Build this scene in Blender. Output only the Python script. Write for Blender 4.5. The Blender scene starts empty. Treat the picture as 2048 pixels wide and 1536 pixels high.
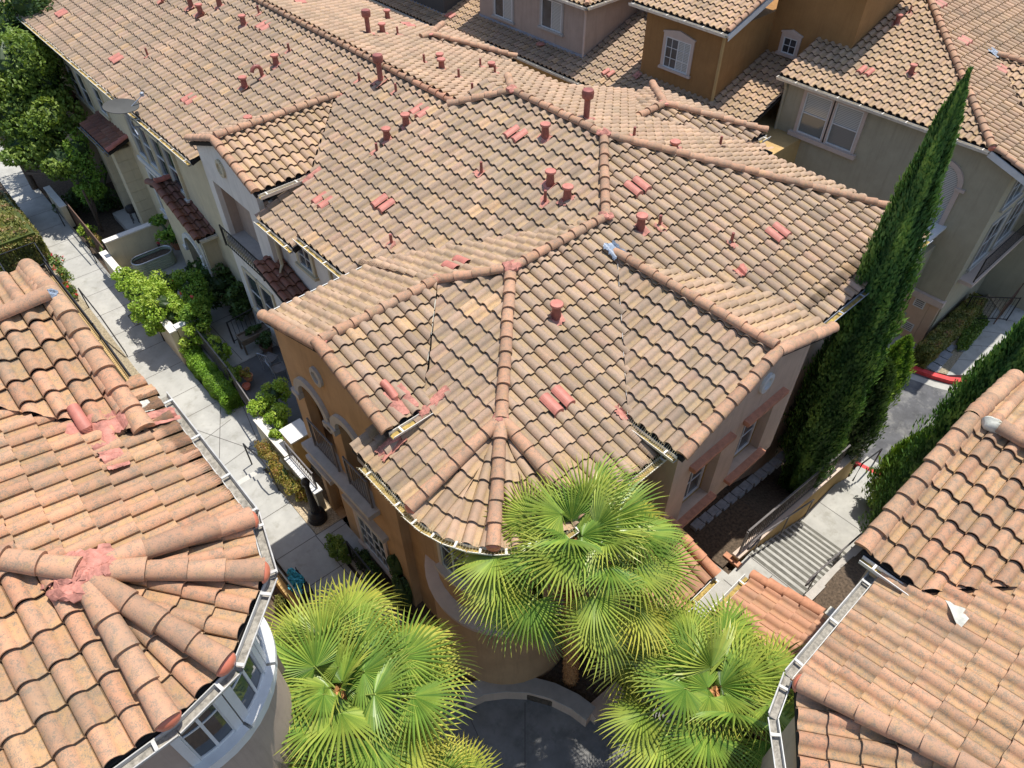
import bpy, bmesh, math, random
import numpy as np
from mathutils import Vector, Matrix
from mathutils.geometry import tessellate_polygon
S = bpy.context.scene
random.seed(7); RNG = np.random.default_rng(7)
# ---------------------------------------------------------------- camera
H = 16.3                                   # camera height above the front walk (z = 0)
FPX, PITCH, ROLL, YAW = 1433.6, .7996, .0063, .7274
c_, s_ = math.cos, math.sin
_F = np.array([0, c_(PITCH), -s_(PITCH)]); _R = np.array([1., 0, 0]); _D = np.array([0, -s_(PITCH), -c_(PITCH)])
_R2 = c_(ROLL)*_R + s_(ROLL)*_D; _D2 = -s_(ROLL)*_R + c_(ROLL)*_D
_W = np.array([[c_(YAW), s_(YAW), 0], [-s_(YAW), c_(YAW), 0], [0, 0, 1.]])
CM = np.array([_R2, _D2, _F]) @ _W.T       # world -> camera rows: right, down, forward
cd = bpy.data.cameras.new('camera'); cam = bpy.data.objects.new('camera', cd); S.collection.objects.link(cam)
cd.sensor_width = 36; cd.lens = FPX/2048*36; cd.clip_start = .1; cd.clip_end = 600
r, d, f = CM
cam.matrix_world = Matrix(((r[0], -d[0], -f[0], 0), (r[1], -d[1], -f[1], 0), (r[2], -d[2], -f[2], H), (0, 0, 0, 1)))
S.camera = cam
S.render.resolution_x, S.render.resolution_y = 1024, 768
# ---------------------------------------------------------------- light
SUND = Vector((.30, .035, 1)).normalized()
sl = bpy.data.lights.new('sun', 'SUN'); sl.energy = 4.4; sl.angle = math.radians(.5); sl.color = (1, .955, .88)
so = bpy.data.objects.new('sun', sl); S.collection.objects.link(so); so.rotation_euler = SUND.to_track_quat('Z', 'Y').to_euler()
so.location = (10, 0, 40)
w = bpy.data.worlds.new('World'); S.world = w; w.use_nodes = True
nt = w.node_tree; bg = nt.nodes['Background']; sky = nt.nodes.new('ShaderNodeTexSky'); sky.sky_type = 'NISHITA'; sky.sun_disc = False
sky.sun_elevation = math.asin(SUND.z); sky.sun_rotation = math.atan2(SUND.x, SUND.y)
nt.links.new(sky.outputs[0], bg.inputs[0]); bg.inputs[1].default_value = .15
S.view_settings.view_transform = 'Standard'; S.view_settings.look = 'None'; S.view_settings.gamma = 1; S.view_settings.exposure = .36

def ray(px, py): return CM.T @ np.array([px-1024, py-768, FPX])
def at(px, py, z):
    q = ray(px, py); t = (z-H)/q[2]; return (float(q[0]*t), float(q[1]*t), z)
def atx(px, py, x):
    q = ray(px, py); t = x/q[0]; return (x, float(q[1]*t), float(H+q[2]*t))
def aty(px, py, y):
    q = ray(px, py); t = y/q[1]; return (float(q[0]*t), y, float(H+q[2]*t))
class Plane:                                # z = c + a x + b y
    def __init__(s, a, b, c): s.a, s.b, s.c = a, b, c
    def z(s, x, y): return s.c + s.a*x + s.b*y
    def hit(s, px, py):
        q = ray(px, py); t = (s.c-H)/(q[2]-s.a*q[0]-s.b*q[1]); return (float(q[0]*t), float(q[1]*t), float(H+q[2]*t))
    def off(s, dz): return Plane(s.a, s.b, s.c+dz)
def pl3(A, B, C):
    A, B, C = map(np.array, (A, B, C)); n = np.cross(B-A, C-A); a, b = -n[0]/n[2], -n[1]/n[2]
    return Plane(a, b, A[2]-a*A[0]-b*A[1])
K = .3395                                   # roof pitch
def plW(x, z, k=K): return Plane(k, 0, z-k*x)        # falls to the west, height z at x
def plE(x, z, k=K): return Plane(-k, 0, z+k*x)
def plS(y, z, k=K): return Plane(0, k, z-k*y)
def plN(y, z, k=K): return Plane(0, -k, z+k*y)
# ---------------------------------------------------------------- materials
MAT = {}
def nodes(name):
    m = bpy.data.materials.new(name); m.use_nodes = True; MAT[name] = m
    return m, m.node_tree, m.node_tree.nodes['Principled BSDF']
def N(nt, t, **kw):
    n = nt.nodes.new(t)
    for k, v in kw.items():
        if k[0] == '_': n.inputs[k[1:]].default_value = v
        else: setattr(n, k, v)
    return n
def ramp(nt, stops, interp='LINEAR'):
    n = nt.nodes.new('ShaderNodeValToRGB'); e = n.color_ramp; e.interpolation = interp
    while len(e.elements) < len(stops): e.elements.new(.5)
    for el, (p, c) in zip(e.elements, stops):
        el.position = p; el.color = (*c, 1) if len(c) == 3 else c
    return n
def mix(nt, fac, a, b, mode='MIX'):
    n = nt.nodes.new('ShaderNodeMix'); n.data_type = 'RGBA'; n.blend_type = mode
    for i, v in ((0, fac), (6, a), (7, b)):
        if isinstance(v, (int, float)): n.inputs[i].default_value = v
        elif isinstance(v, tuple): n.inputs[i].default_value = (*v, 1)
        else: nt.links.new(v, n.inputs[i])
    return n.outputs[2]
def mth(nt, op, a, b=0.):
    n = nt.nodes.new('ShaderNodeMath'); n.operation = op
    for i, v in ((0, a), (1, b)):
        if isinstance(v, (int, float)): n.inputs[i].default_value = v
        else: nt.links.new(v, n.inputs[i])
    return n.outputs[0]
def noise(nt, scale, detail=4, rough=.6, stretch=None):
    g = nt.nodes.new('ShaderNodeNewGeometry'); n = N(nt, 'ShaderNodeTexNoise', _Scale=scale, _Detail=detail, _Roughness=rough)
    src = g.outputs['Position']
    if stretch:
        mp = N(nt, 'ShaderNodeMapping'); mp.inputs['Scale'].default_value = stretch; nt.links.new(src, mp.inputs[0]); src = mp.outputs[0]
    nt.links.new(src, n.inputs['Vector']); return n.outputs['Fac']
def bump(nt, b, h, strength=.3, dist=.01):
    n = N(nt, 'ShaderNodeBump', _Strength=strength, _Distance=dist); nt.links.new(h, n.inputs['Height']); nt.links.new(n.outputs[0], b.inputs['Normal'])
def plain(name, col, rough=.7, var=.12, scale=3, bstr=.0, bscale=60, metal=0, spec=.5, stain=None):
    m, t, b = nodes(name)
    f1 = noise(t, scale, 6, .65); lo = tuple(v*(1-var*1.6) for v in col); hi = tuple(min(1, v*(1+var)) for v in col)
    rp = ramp(t, [(.32, lo), (.68, hi)]); t.links.new(f1, rp.inputs[0]); out = rp.outputs[0]
    if stain:
        f2 = noise(t, stain[0], 5, .7); r2 = ramp(t, [(stain[1], (0, 0, 0)), (stain[1]+.13, (1, 1, 1))]); t.links.new(f2, r2.inputs[0])
        out = mix(t, mth(t, 'MULTIPLY', r2.outputs[0], stain[3]), out, stain[2])
    if name.startswith('stucco'):
        f3 = noise(t, 1., 5, .75, (7, 7, .55)); r3 = ramp(t, [(.50, (0, 0, 0)), (.72, (1, 1, 1))]); t.links.new(f3, r3.inputs[0])
        out = mix(t, mth(t, 'MULTIPLY', r3.outputs[0], .42), out, tuple(v*.62 for v in col))
    t.links.new(out, b.inputs['Base Color']); b.inputs['Roughness'].default_value = rough; b.inputs['Metallic'].default_value = metal
    b.inputs['Specular IOR Level'].default_value = spec
    if bstr: bump(t, b, noise(t, bscale, 3), bstr, .01)
    return m
def tilemat(name, cols, lichen=(.46, .34, .10), lich=.75, grey=(.20, .185, .15), gr=.6, dirt=1., warm=(.96, .885, .80)):
    m, t, b = nodes(name)
    a = N(t, 'ShaderNodeAttribute', attribute_name='tint'); sp = N(t, 'ShaderNodeSeparateColor'); t.links.new(a.outputs['Color'], sp.inputs[0])
    rp = ramp(t, cols); t.links.new(sp.outputs[0], rp.inputs[0])
    big = noise(t, .55, 3, .5); mid = noise(t, 5, 5, .7); fine = noise(t, 75, 3, .75); str_ = noise(t, 14, 4, .6)
    c = mix(t, .55, rp.outputs[0], ramp_of(t, big, [(.35, cols[0][1]), (.65, cols[3][1])]))
    # yellow lichen, mostly in the pans
    lf = mth(t, 'MULTIPLY', ramp_of(t, mth(t, 'ADD', mth(t, 'MULTIPLY', mid, .7), mth(t, 'MULTIPLY', sp.outputs[2], -.16)), [(.24, (0, 0, 0)), (.40, (1, 1, 1))]), lich*.8)
    c = mix(t, lf, c, lichen)
    # grey-black biofilm speckle
    gf = mth(t, 'MULTIPLY', ramp_of(t, mth(t, 'ADD', mth(t, 'MULTIPLY', fine, .7), mth(t, 'MULTIPLY', str_, .5)), [(.58, (0, 0, 0)), (.70, (1, 1, 1))]), gr)
    c = mix(t, gf, c, grey)
    c = mix(t, mth(t, 'MULTIPLY', ramp_of(t, noise(t, 1.7, 5, .7), [(.50, (0, 0, 0)), (.66, (1, 1, 1))]), .38*dirt), c, (.22, .19, .15))
    vf = mth(t, 'ADD', mth(t, 'MULTIPLY', sp.outputs[1], .30), .86)
    vm = N(t, 'ShaderNodeVectorMath', operation='SCALE'); t.links.new(c, vm.inputs[0]); t.links.new(vf, vm.inputs['Scale'])
    t.links.new(mix(t, 1, vm.outputs[0], warm, 'MULTIPLY'), b.inputs['Base Color']); b.inputs['Roughness'].default_value = .78; b.inputs['Specular IOR Level'].default_value = .35
    bump(t, b, mth(t, 'ADD', fine, mid), .45, .006)
    return m
def ramp_of(t, src, stops):
    n = ramp(t, stops); t.links.new(src, n.inputs[0]); return n.outputs[0]
G1 = (.30, .235, .185)
tilemat('tile_grey', [(0, G1), (.3, (.35, .27, .20)), (.6, (.40, .30, .22)), (.88, (.42, .30, .23)), (.955, (.44, .28, .22)), (.965, (.62, .40, .20)), (1, (.60, .42, .24))], gr=.55, lich=.38)
tilemat('tile_tan', [(0, (.36, .27, .195)), (.3, (.41, .305, .215)), (.6, (.45, .33, .23)), (.9, (.48, .33, .24)), (1, (.54, .39, .25))], gr=.35, lich=.4)
tilemat('tile_orange', [(0, (.40, .27, .18)), (.3, (.47, .29, .185)), (.6, (.52, .30, .19)), (.9, (.56, .29, .185)), (1, (.54, .34, .19))], lichen=(.40, .29, .12), gr=.8, lich=.6)
tilemat('cap_tile', [(0, (.40, .25, .17)), (.3, (.47, .29, .195)), (.6, (.50, .31, .205)), (.9, (.50, .28, .185)), (1, (.36, .26, .19))], gr=.75, lich=.45)
tilemat('tile_dark', [(0, (.17, .085, .07)), (.3, (.20, .10, .08)), (.6, (.25, .11, .08)), (.9, (.30, .13, .09)), (1, (.22, .12, .1))], lich=.1, gr=.4, grey=(.1, .085, .09))
tilemat('tile_clay', [(0, (.38, .22, .15)), (.3, (.44, .25, .17)), (.6, (.50, .28, .18)), (.9, (.52, .28, .19)), (1, (.50, .31, .19))], lich=.18, gr=.3, grey=(.3, .2, .15))
plain('red_mortar', (.47, .195, .145), .8, .3, 9, .5, 30)
plain('red_paint', (.47, .165, .12), .6, .15, 6, .1, 60)
plain('pipe_red', (.27, .08, .06), .5, .2, 8, .1, 40)
plain('end_cap', (.56, .17, .10), .35, .08, 4)
plain('stucco_orange', (.47, .295, .155), .9, .09, 1.3, .45, 120, spec=.2)
plain('stucco_peach', (.58, .43, .32), .9, .06, 2.2, .35, 160, spec=.2)
plain('stucco_cream', (.60, .52, .36), .9, .06, 2.2, .35, 160, spec=.2)
plain('stucco_white', (.74, .69, .62), .9, .05, 2.2, .3, 160, spec=.2)
plain('stucco_olive', (.40, .355, .25), .9, .05, 2.2, .35, 160, spec=.2)
plain('stucco_tan', (.44, .34, .27), .9, .05, 2.2, .35, 160, spec=.2)
plain('stucco_brown', (.33, .175, .065), .9, .07, 2.2, .35, 160, spec=.2)
plain('stucco_yellow', (.50, .33, .14), .9, .08, 2.2, .35, 160, spec=.2)
plain('trim_grey', (.42, .39, .35), .85, .08, 5, .2, 90)
plain('trim_pink', (.56, .44, .36), .8, .05, 5, .15, 90)
plain('trim_white', (.66, .65, .62), .5, .06, 4)
plain('gutter', (.72, .68, .60), .4, .10, 5, stain=(6, .55, (.35, .28, .16), .5))
plain('gutter_dirt', (.38, .27, .08), .95, .35, 12, .6, 40)
plain('clay_trim', (.50, .22, .13), .8, .15, 8, .3, 50)
plain('spike', (.68, .60, .36), .5, .1, 10)
plain('black_metal', (.022, .021, .022), .45, .2, 8, spec=.5)
plain('rail_grey', (.16, .145, .14), .45, .15, 8)
plain('steel', (.30, .33, .38), .4, .1, 8)
plain('dish_grey', (.085, .085, .08), .85, .06, 5, spec=.15)
plain('galv', (.36, .40, .29), .5, .08, 8)
plain('galv_rim', (.62, .66, .72), .3, .05, 8, metal=.7)
plain('flash_grey', (.22, .27, .34), .45, .35, 30, .6, 30)
plain('flash_white', (.50, .49, .42), .7, .12, 10, .2, 30)
plain('concrete', (.40, .39, .355), .9, .12, 1.4, .3, 90, stain=(2.2, .54, (.26, .25, .21), .6))
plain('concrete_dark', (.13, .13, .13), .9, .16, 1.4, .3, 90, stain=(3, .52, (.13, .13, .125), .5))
plain('plaza_paving', (.24, .235, .225), .9, .2, 1.2, .3, 90, stain=(2.5, .5, (.13, .13, .12), .6))
plain('joint', (.12, .11, .10), .95, .1, 6)
plain('tread_light', (.52, .50, .45), .9, .08, 3, .3, 90)
plain('asphalt', (.10, .10, .105), .92, .2, 2, .4, 120, stain=(1.4, .5, (.24, .235, .22), .6))
plain('kerb_red', (.62, .05, .05), .7, .15, 4, .2, 60, stain=(9, .62, (.42, .34, .3), .5))
plain('deck_dark', (.02, .016, .013), .98)  # near-black deck puts shade into the gaps under the tile lips
plain('soil', (.105, .075, .05), .98, .4, 14, .9, 40)
plain('mulch', (.33, .28, .19), .98, .35, 16, .9, 45, stain=(30, .55, (.2, .14, .09), .8))
plain('gravel', (.48, .38, .25), .98, .4, 30, .9, 60)
plain('wood_grey', (.20, .16, .12), .9, .2, 6, .4, 40)
plain('bark', (.12, .085, .06), .95, .3, 14, .8, 30)
plain('terracotta', (.50, .23, .13), .8, .15, 8, .2, 50)
plain('door_peach', (.58, .40, .27), .7, .05, 3, .1, 80)
plain('garage_brown', (.14, .08, .055), .8, .1, 3)
plain('shutter', (.10, .06, .04), .8, .1, 6)
plain('stone_edge', (.27, .28, .30), .9, .15, 8, .4, 40)
plain('rose_red', (.62, .05, .06), .6, .15, 9); plain('teal_flower', (.06, .42, .55), .6, .25, 20)
plain('palm_fibre', (.56, .27, .10), .95, .4, 25, .9, 50)
plain('petiole', (.34, .42, .09), .6, .15, 9)
def leafmat(name, cols, trans=.3, rough=.5, tipcol=None):
    m, t, b = nodes(name)
    a = N(t, 'ShaderNodeAttribute', attribute_name='tint'); sp = N(t, 'ShaderNodeSeparateColor'); t.links.new(a.outputs['Color'], sp.inputs[0])
    c = ramp_of(t, sp.outputs[0], cols)
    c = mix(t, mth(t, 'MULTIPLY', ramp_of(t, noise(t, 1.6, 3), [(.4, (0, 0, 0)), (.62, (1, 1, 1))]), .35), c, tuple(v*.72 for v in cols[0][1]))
    if tipcol: c = mix(t, sp.outputs[1], c, tipcol)
    t.links.new(c, b.inputs['Base Color']); b.inputs['Roughness'].default_value = rough; b.inputs['Specular IOR Level'].default_value = .4
    tr = N(t, 'ShaderNodeBsdfTranslucent'); t.links.new(mix(t, 1, c, (1., 1., .55), 'MULTIPLY'), tr.inputs[0])
    ms = N(t, 'ShaderNodeMixShader', _Fac=trans); o = t.nodes['Material Output']
    t.links.new(b.outputs[0], ms.inputs[1]); t.links.new(tr.outputs[0], ms.inputs[2]); t.links.new(ms.outputs[0], o.inputs[0]); return m
leafmat('leaf_tree', [(0, (.09, .16, .028)), (.5, (.18, .28, .045)), (1, (.34, .42, .085))])
leafmat('leaf_lime', [(0, (.17, .30, .035)), (.5, (.33, .50, .05)), (1, (.58, .66, .12))])
leafmat('leaf_hedge', [(0, (.10, .20, .02)), (.5, (.20, .38, .03)), (1, (.30, .48, .05))])
leafmat('leaf_olive', [(0, (.10, .13, .03)), (.5, (.20, .22, .05)), (.8, (.34, .32, .09)), (1, (.40, .22, .12))])
leafmat('leaf_dark', [(0, (.045, .085, .025)), (.5, (.075, .14, .035)), (1, (.13, .21, .05))])  # darkened greens; shade put into the colour of shaded plants and crown cores
leafmat('leaf_autumn', [(0, (.22, .26, .04)), (.5, (.40, .38, .07)), (.85, (.42, .2, .08)), (1, (.3, .08, .05))])
leafmat('leaf_cypress', [(0, (.05, .13, .035)), (.5, (.095, .22, .045)), (1, (.22, .38, .07))], .15, .65)
leafmat('leaf_conifer', [(0, (.09, .19, .03)), (.5, (.18, .34, .04)), (1, (.36, .50, .07))], .25, .6)
leafmat('leaf_palm', [(0, (.08, .19, .035)), (.5, (.17, .31, .05)), (1, (.34, .46, .075))], .18, .34, tipcol=(.62, .56, .10))
def glass(name, col, rough=.05):
    m, t, b = nodes(name); b.inputs['Base Color'].default_value = (*col, 1); b.inputs['Roughness'].default_value = rough; b.inputs['Specular IOR Level'].default_value = .9
    c = ramp_of(t, noise(t, .9, 2), [(.4, tuple(v*.6 for v in col)), (.6, tuple(v*1.3 for v in col))]); t.links.new(c, b.inputs['Base Color'])
glass('glass', (.045, .055, .065))
def blindmat(name='blinds', k=1.):
    m, t, b = nodes(name); g = N(t, 'ShaderNodeNewGeometry'); sx = N(t, 'ShaderNodeSeparateXYZ'); t.links.new(g.outputs['Position'], sx.inputs[0])
    v = mth(t, 'FRACT', mth(t, 'MULTIPLY', sx.outputs[2], 17.))
    c = ramp_of(t, v, [(0, (.16, .17, .16)), (.25, (.18, .19, .18)), (.4, (.52*k, .53*k, .49*k)), (1, (.46*k, .47*k, .44*k))]); t.links.new(c, b.inputs['Base Color'])
    b.inputs['Roughness'].default_value = .12; b.inputs['Specular IOR Level'].default_value = .8
blindmat(); blindmat('blinds_dark', .35)
# ---------------------------------------------------------------- builders
COL = S.collection
def mesh_obj(name, verts, faces, mat, parent=None, tint=None, smooth=False, mats=None, fmat=None):
    me = bpy.data.meshes.new(name)
    verts = np.asarray(verts, dtype=np.float32).reshape(-1, 3)
    if isinstance(faces, np.ndarray):
        nf, k = faces.shape; me.vertices.add(len(verts)); me.vertices.foreach_set('co', verts.ravel())
        me.loops.add(nf*k); me.loops.foreach_set('vertex_index', faces.astype(np.int32).ravel())
        me.polygons.add(nf); me.polygons.foreach_set('loop_start', np.arange(0, nf*k, k, dtype=np.int32)); me.update(calc_edges=True)
    else:
        me.from_pydata(verts.tolist(), [], faces); me.update()
    me.materials.append(MAT[mat] if isinstance(mat, str) else mat)
    if tint is not None:
        a = me.attributes.new('tint', 'FLOAT_COLOR', 'POINT'); tt = np.ones((len(verts), 4), np.float32); tt[:, :3] = tint; a.data.foreach_set('color', tt.ravel())
    if smooth: me.polygons.foreach_set('use_smooth', [True]*len(me.polygons))
    o = bpy.data.objects.new(name, me); COL.objects.link(o)
    if parent is not None: attach(o, parent)
    return o
def attach(o, parent):
    o.parent = parent
    if parent.type == 'EMPTY': o.location = -Vector(parent.location)
def root(name, label, cat, loc, group=None):
    o = bpy.data.objects.new(name, None); COL.objects.link(o); o.location = loc; o.empty_display_size = .3
    tag(o, label, cat, group); return o
def tag(o, label=None, cat=None, group=None, kind=None):
    if label: o['label'] = label
    if cat: o['category'] = cat
    if group: o['group'] = group
    if kind: o['kind'] = kind
    return o
def rebase(o):
    """move a stand-alone mesh's origin to its base centre"""
    me = o.data; co = np.empty(len(me.vertices)*3, np.float32); me.vertices.foreach_get('co', co); co = co.reshape(-1, 3)
    b = np.array([(co[:, 0].min()+co[:, 0].max())/2, (co[:, 1].min()+co[:, 1].max())/2, co[:, 2].min()], np.float32)
    co -= b; me.vertices.foreach_set('co', co.ravel()); me.update(); o.location = b.tolist(); return o
class MB:
    def __init__(s): s.v = []; s.f = []
    def add(s, vs, fs):
        n = len(s.v); s.v += [tuple(map(float, p)) for p in vs]; s.f += [tuple(i+n for i in q) for q in fs]; return s
    def box(s, x0, x1, y0, y1, z0, z1):
        return s.add([(x0, y0, z0), (x1, y0, z0), (x1, y1, z0), (x0, y1, z0), (x0, y0, z1), (x1, y0, z1), (x1, y1, z1), (x0, y1, z1)],
                     [(0, 3, 2, 1), (4, 5, 6, 7), (0, 1, 5, 4), (1, 2, 6, 5), (2, 3, 7, 6), (3, 0, 4, 7)])
    def prism(s, poly, z0, z1):
        """poly list of (x,y) CCW; z0/z1 numbers or functions of x,y"""
        n = len(poly); f0 = z0 if callable(z0) else (lambda x, y: z0); f1 = z1 if callable(z1) else (lambda x, y: z1)
        return s.add([(x, y, f0(x, y)) for x, y in poly]+[(x, y, f1(x, y)) for x, y in poly],
                     [tuple(reversed(range(n))), tuple(range(n, 2*n))]+[(i, (i+1) % n, n+(i+1) % n, n+i) for i in range(n)])
    def tube(s, pts, rad, n=8, cap=True):
        pts = [Vector(p) for p in pts]; rr = rad if isinstance(rad, (list, tuple)) else [rad]*len(pts); rings = []
        for i, p in enumerate(pts):
            t = (pts[min(i+1, len(pts)-1)]-pts[max(i-1, 0)]).normalized()
            a = t.cross(Vector((0, 0, 1)) if abs(t.z) < .95 else Vector((1, 0, 0))).normalized(); b = t.cross(a)
            rings.append([p+(a*math.cos(2*math.pi*j/n)+b*math.sin(2*math.pi*j/n))*rr[i] for j in range(n)])
        vs = [q for rg in rings for q in rg]; fs = []
        for i in range(len(pts)-1):
            for j in range(n): fs.append((i*n+j, i*n+(j+1) % n, (i+1)*n+(j+1) % n, (i+1)*n+j))
        if cap: fs += [tuple(range(n))[::-1], tuple((len(pts)-1)*n+j for j in range(n))]
        return s.add(vs, fs)
    def bar(s, a, b, w, h=None):
        """square bar between two points"""
        h = h or w; a, b = Vector(a), Vector(b); t = (b-a).normalized(); u = t.cross(Vector((0, 0, 1)) if abs(t.z) < .98 else Vector((1, 0, 0))).normalized(); v = u.cross(t)
        vs = [p+u*(w/2*i)+v*(h/2*j) for p in (a, b) for i, j in ((-1, -1), (1, -1), (1, 1), (-1, 1))]
        return s.add(vs, [(0, 1, 2, 3), (7, 6, 5, 4), (0, 4, 5, 1), (1, 5, 6, 2), (2, 6, 7, 3), (3, 7, 4, 0)])
    def lathe(s, c, prof, n=24):
        vs = []; fs = []
        for rr, z in prof:
            for j in range(n): vs.append((c[0]+rr*math.cos(2*math.pi*j/n), c[1]+rr*math.sin(2*math.pi*j/n), c[2]+z))
        for i in range(len(prof)-1):
            for j in range(n): fs.append((i*n+j, i*n+(j+1) % n, (i+1)*n+(j+1) % n, (i+1)*n+j))
        fs += [tuple(range(n))[::-1], tuple((len(prof)-1)*n+j for j in range(n))]
        return s.add(vs, fs)
    def build(s, name, mat, parent=None, smooth=False):
        o = mesh_obj(name, s.v, s.f, mat, parent)
        if smooth:
            me = o.data; me.polygons.foreach_set('use_smooth', [True]*len(me.polygons))
            try: me.set_sharp_from_angle(angle=math.radians(40))
            except Exception: pass
        return o
def struct(o): o['kind'] = 'structure'; return o
# ---- roof tiles ------------------------------------------------------------
TW, TL, BH, LIP = .286, .356, .062, .054
_us = np.array([0, .035, .10, .19, .30, .41, .50, .57, .62, .72, .86, .945, .965, 1.0])
def prof(u):
    return np.where(u > .955, -.030, np.where(u < .62, .016*(1-u/.62)+BH*np.clip(np.sin(np.pi*np.clip(u/.62, 0, 1)), 0, 1)**.75, -.004*np.sin(np.pi*(u-.62)/.38)))
_hs = prof(_us)
def hash_(t): return sum((i+1)*ord(ch) for i, ch in enumerate(t))
def roof(name, plane, polys, mat, parent, kinds=None, deck=True, deckmat='trim_grey', eave=None, rough=1.):
    g = math.hypot(plane.a, plane.b); dx, dy = -plane.a/g, -plane.b/g; ex, ey = -dy, dx     # downslope, along eave
    cs = 1/math.sqrt(1+g*g); Lp = TL*cs
    allp = [p for poly in polys for p in poly]
    vmax = max(x*dx+y*dy for x, y in allp) if eave is None else eave
    u0 = min(x*ex+y*ey for x, y in allp)
    VV = []; FF = []; TT = []; base = 0; pieces = []
    for poly in polys:
        ar = sum(poly[i][0]*poly[(i+1) % len(poly)][1]-poly[(i+1) % len(poly)][0]*poly[i][1] for i in range(len(poly)))
        if ar < 0: poly = poly[::-1]
        n = len(poly); conv = all((poly[(i+1) % n][0]-poly[i][0])*(poly[(i+2) % n][1]-poly[(i+1) % n][1])-(poly[(i+1) % n][1]-poly[i][1])*(poly[(i+2) % n][0]-poly[(i+1) % n][0]) > -1e-6 for i in range(n))
        if conv: pieces.append(poly)
        else:
            for tr in tessellate_polygon([[Vector((x, y, 0)) for x, y in poly]]): pieces.append([poly[i] for i in tr])
    for poly in pieces:
        ar = sum(poly[i][0]*poly[(i+1) % len(poly)][1]-poly[(i+1) % len(poly)][0]*poly[i][1] for i in range(len(poly)))
        if ar < 0: poly = poly[::-1]
        us = [x*ex+y*ey for x, y in poly]; vs = [x*dx+y*dy for x, y in poly]
        i0, i1 = int((min(us)-u0)/TW)-1, int((max(us)-u0)/TW)+2; j0, j1 = int((vmax-max(vs))/Lp)-1, int((vmax-min(vs))/Lp)+2
        I, J = np.meshgrid(np.arange(i0, i1), np.arange(max(j0, 0) if eave is None else j0, j1)); I = I.ravel(); J = J.ravel()
        cu = u0+(I+.5)*TW; cv = vmax-(J+.5)*Lp; cx = cu*ex+cv*dx; cy = cu*ey+cv*dy
        keep = np.ones(len(cx), bool); n = len(poly)
        for k in range(n):
            ax, ay = poly[k]; bx, by = poly[(k+1) % n]; L = math.hypot(bx-ax, by-ay)
            if L < 1e-6: continue
            keep &= ((bx-ax)*(cy-ay)-(by-ay)*(cx-ax))/L > -.30
        cu, cv = cu[keep], cv[keep]; T = len(cu); ii = I[keep].astype(float); jj = J[keep].astype(float)
        if T == 0: continue
        nu = len(_us); seed = (abs(hash_(name))+plane.c*13.7) % 97
        hs = np.stack([np.abs(np.sin(ii*(12.9898+q*3.1)+jj*(78.233+q*7.7)+seed+q*5.3)*43758.5453) % 1 for q in range(7)], 1); h = hs[:, :3]; jit = hs[:, 3:]-.5
        # rows: back, front top, front lip top, front lip bottom
        U = cu[:, None]-TW/2+_us[None]*TW+jit[:, :1]*.006*rough
        vb = cv-Lp/2-.02; vf = cv+Lp/2+jit[:, 1]*.014*rough+np.where(hs[:, 6] > .965, .035, 0)
        z = prof(_us)[None]; lift = LIP+jit[:, 2:3]*.010*rough
        rows = [(vb[:, None]+0*U, z*.93+0*U), (((vb+vf)/2)[:, None]+0*U, z*.97+lift*.5+0*U), (vf[:, None]+0*U, z+lift), (vf[:, None]+0*U, z+lift), (vf[:, None]-.002+0*U, z+lift-.018)]
        P = []
        for V, Zo in rows:
            X = U*ex+V*dx; Y = U*ey+V*dy; P.append(np.stack([X, Y, plane.c+plane.a*X+plane.b*Y+Zo], -1))
        side = np.stack([P[0][:, 0], P[2][:, 0], P[0][:, 0]-[0, 0, .03], P[2][:, 0]-[0, 0, .045]], 1)
        P = np.concatenate(P+[side], 1); nv = 5*nu+4
        F = []
        for r0 in (0, 1): F += [(r0*nu+i, r0*nu+i+1, (r0+1)*nu+i+1, (r0+1)*nu+i) for i in range(nu-1)]
        F += [(3*nu+i, 3*nu+i+1, 4*nu+i+1, 4*nu+i) for i in range(nu-1)]
        F += [(5*nu, 5*nu+1, 5*nu+3, 5*nu+2)]
        F = np.array(F); nF = len(F)
        FA = (F[None]+(np.arange(T)*nv)[:, None, None]).reshape(-1, 4)
        tint = np.zeros((T, nv, 3)); tint[:, :, 0] = h[:, :1]; tint[:, :, 1] = h[:, 1:2]
        tint[:, :5*nu, 2] = np.tile(np.clip(_hs/BH, 0, 1), 5)[None]
        me = bpy.data.meshes.new('t'); V = P.reshape(-1, 3).astype(np.float32)
        me.vertices.add(len(V)); me.vertices.foreach_set('co', V.ravel()); me.loops.add(FA.size); me.loops.foreach_set('vertex_index', FA.astype(np.int32).ravel())
        me.polygons.add(len(FA)); me.polygons.foreach_set('loop_start', np.arange(0, FA.size, 4, dtype=np.int32)); me.update(calc_edges=True)
        a = me.attributes.new('tint', 'FLOAT_COLOR', 'POINT'); tt = np.ones((len(V), 4), np.float32); tt[:, :3] = tint.reshape(-1, 3); a.data.foreach_set('color', tt.ravel())
        bm = bmesh.new(); bm.from_mesh(me)
        for k in range(n):
            ax, ay = poly[k]; bx, by = poly[(k+1) % n]; L = math.hypot(bx-ax, by-ay)
            if L < 1e-6: continue
            nrm = ((by-ay)/L, -(bx-ax)/L, 0)
            if nrm[0]*dx+nrm[1]*dy > .98 and ax*dx+ay*dy > vmax-.05: continue                                     # eave: keep whole tiles
            bmesh.ops.bisect_plane(bm, geom=bm.verts[:]+bm.edges[:]+bm.faces[:], plane_co=(ax, ay, 0), plane_no=nrm, clear_outer=True)
        bm.to_mesh(me); bm.free()
        nv2 = len(me.vertices); co = np.empty(nv2*3, np.float32); me.vertices.foreach_get('co', co)
        ta = np.empty(nv2*4, np.float32); me.attributes['tint'].data.foreach_get('color', ta)
        fs = [tuple(i+base for i in p.vertices) for p in me.polygons]; VV.append(co.reshape(-1, 3)); TT.append(ta.reshape(-1, 4)[:, :3]); FF += fs; base += nv2
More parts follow.
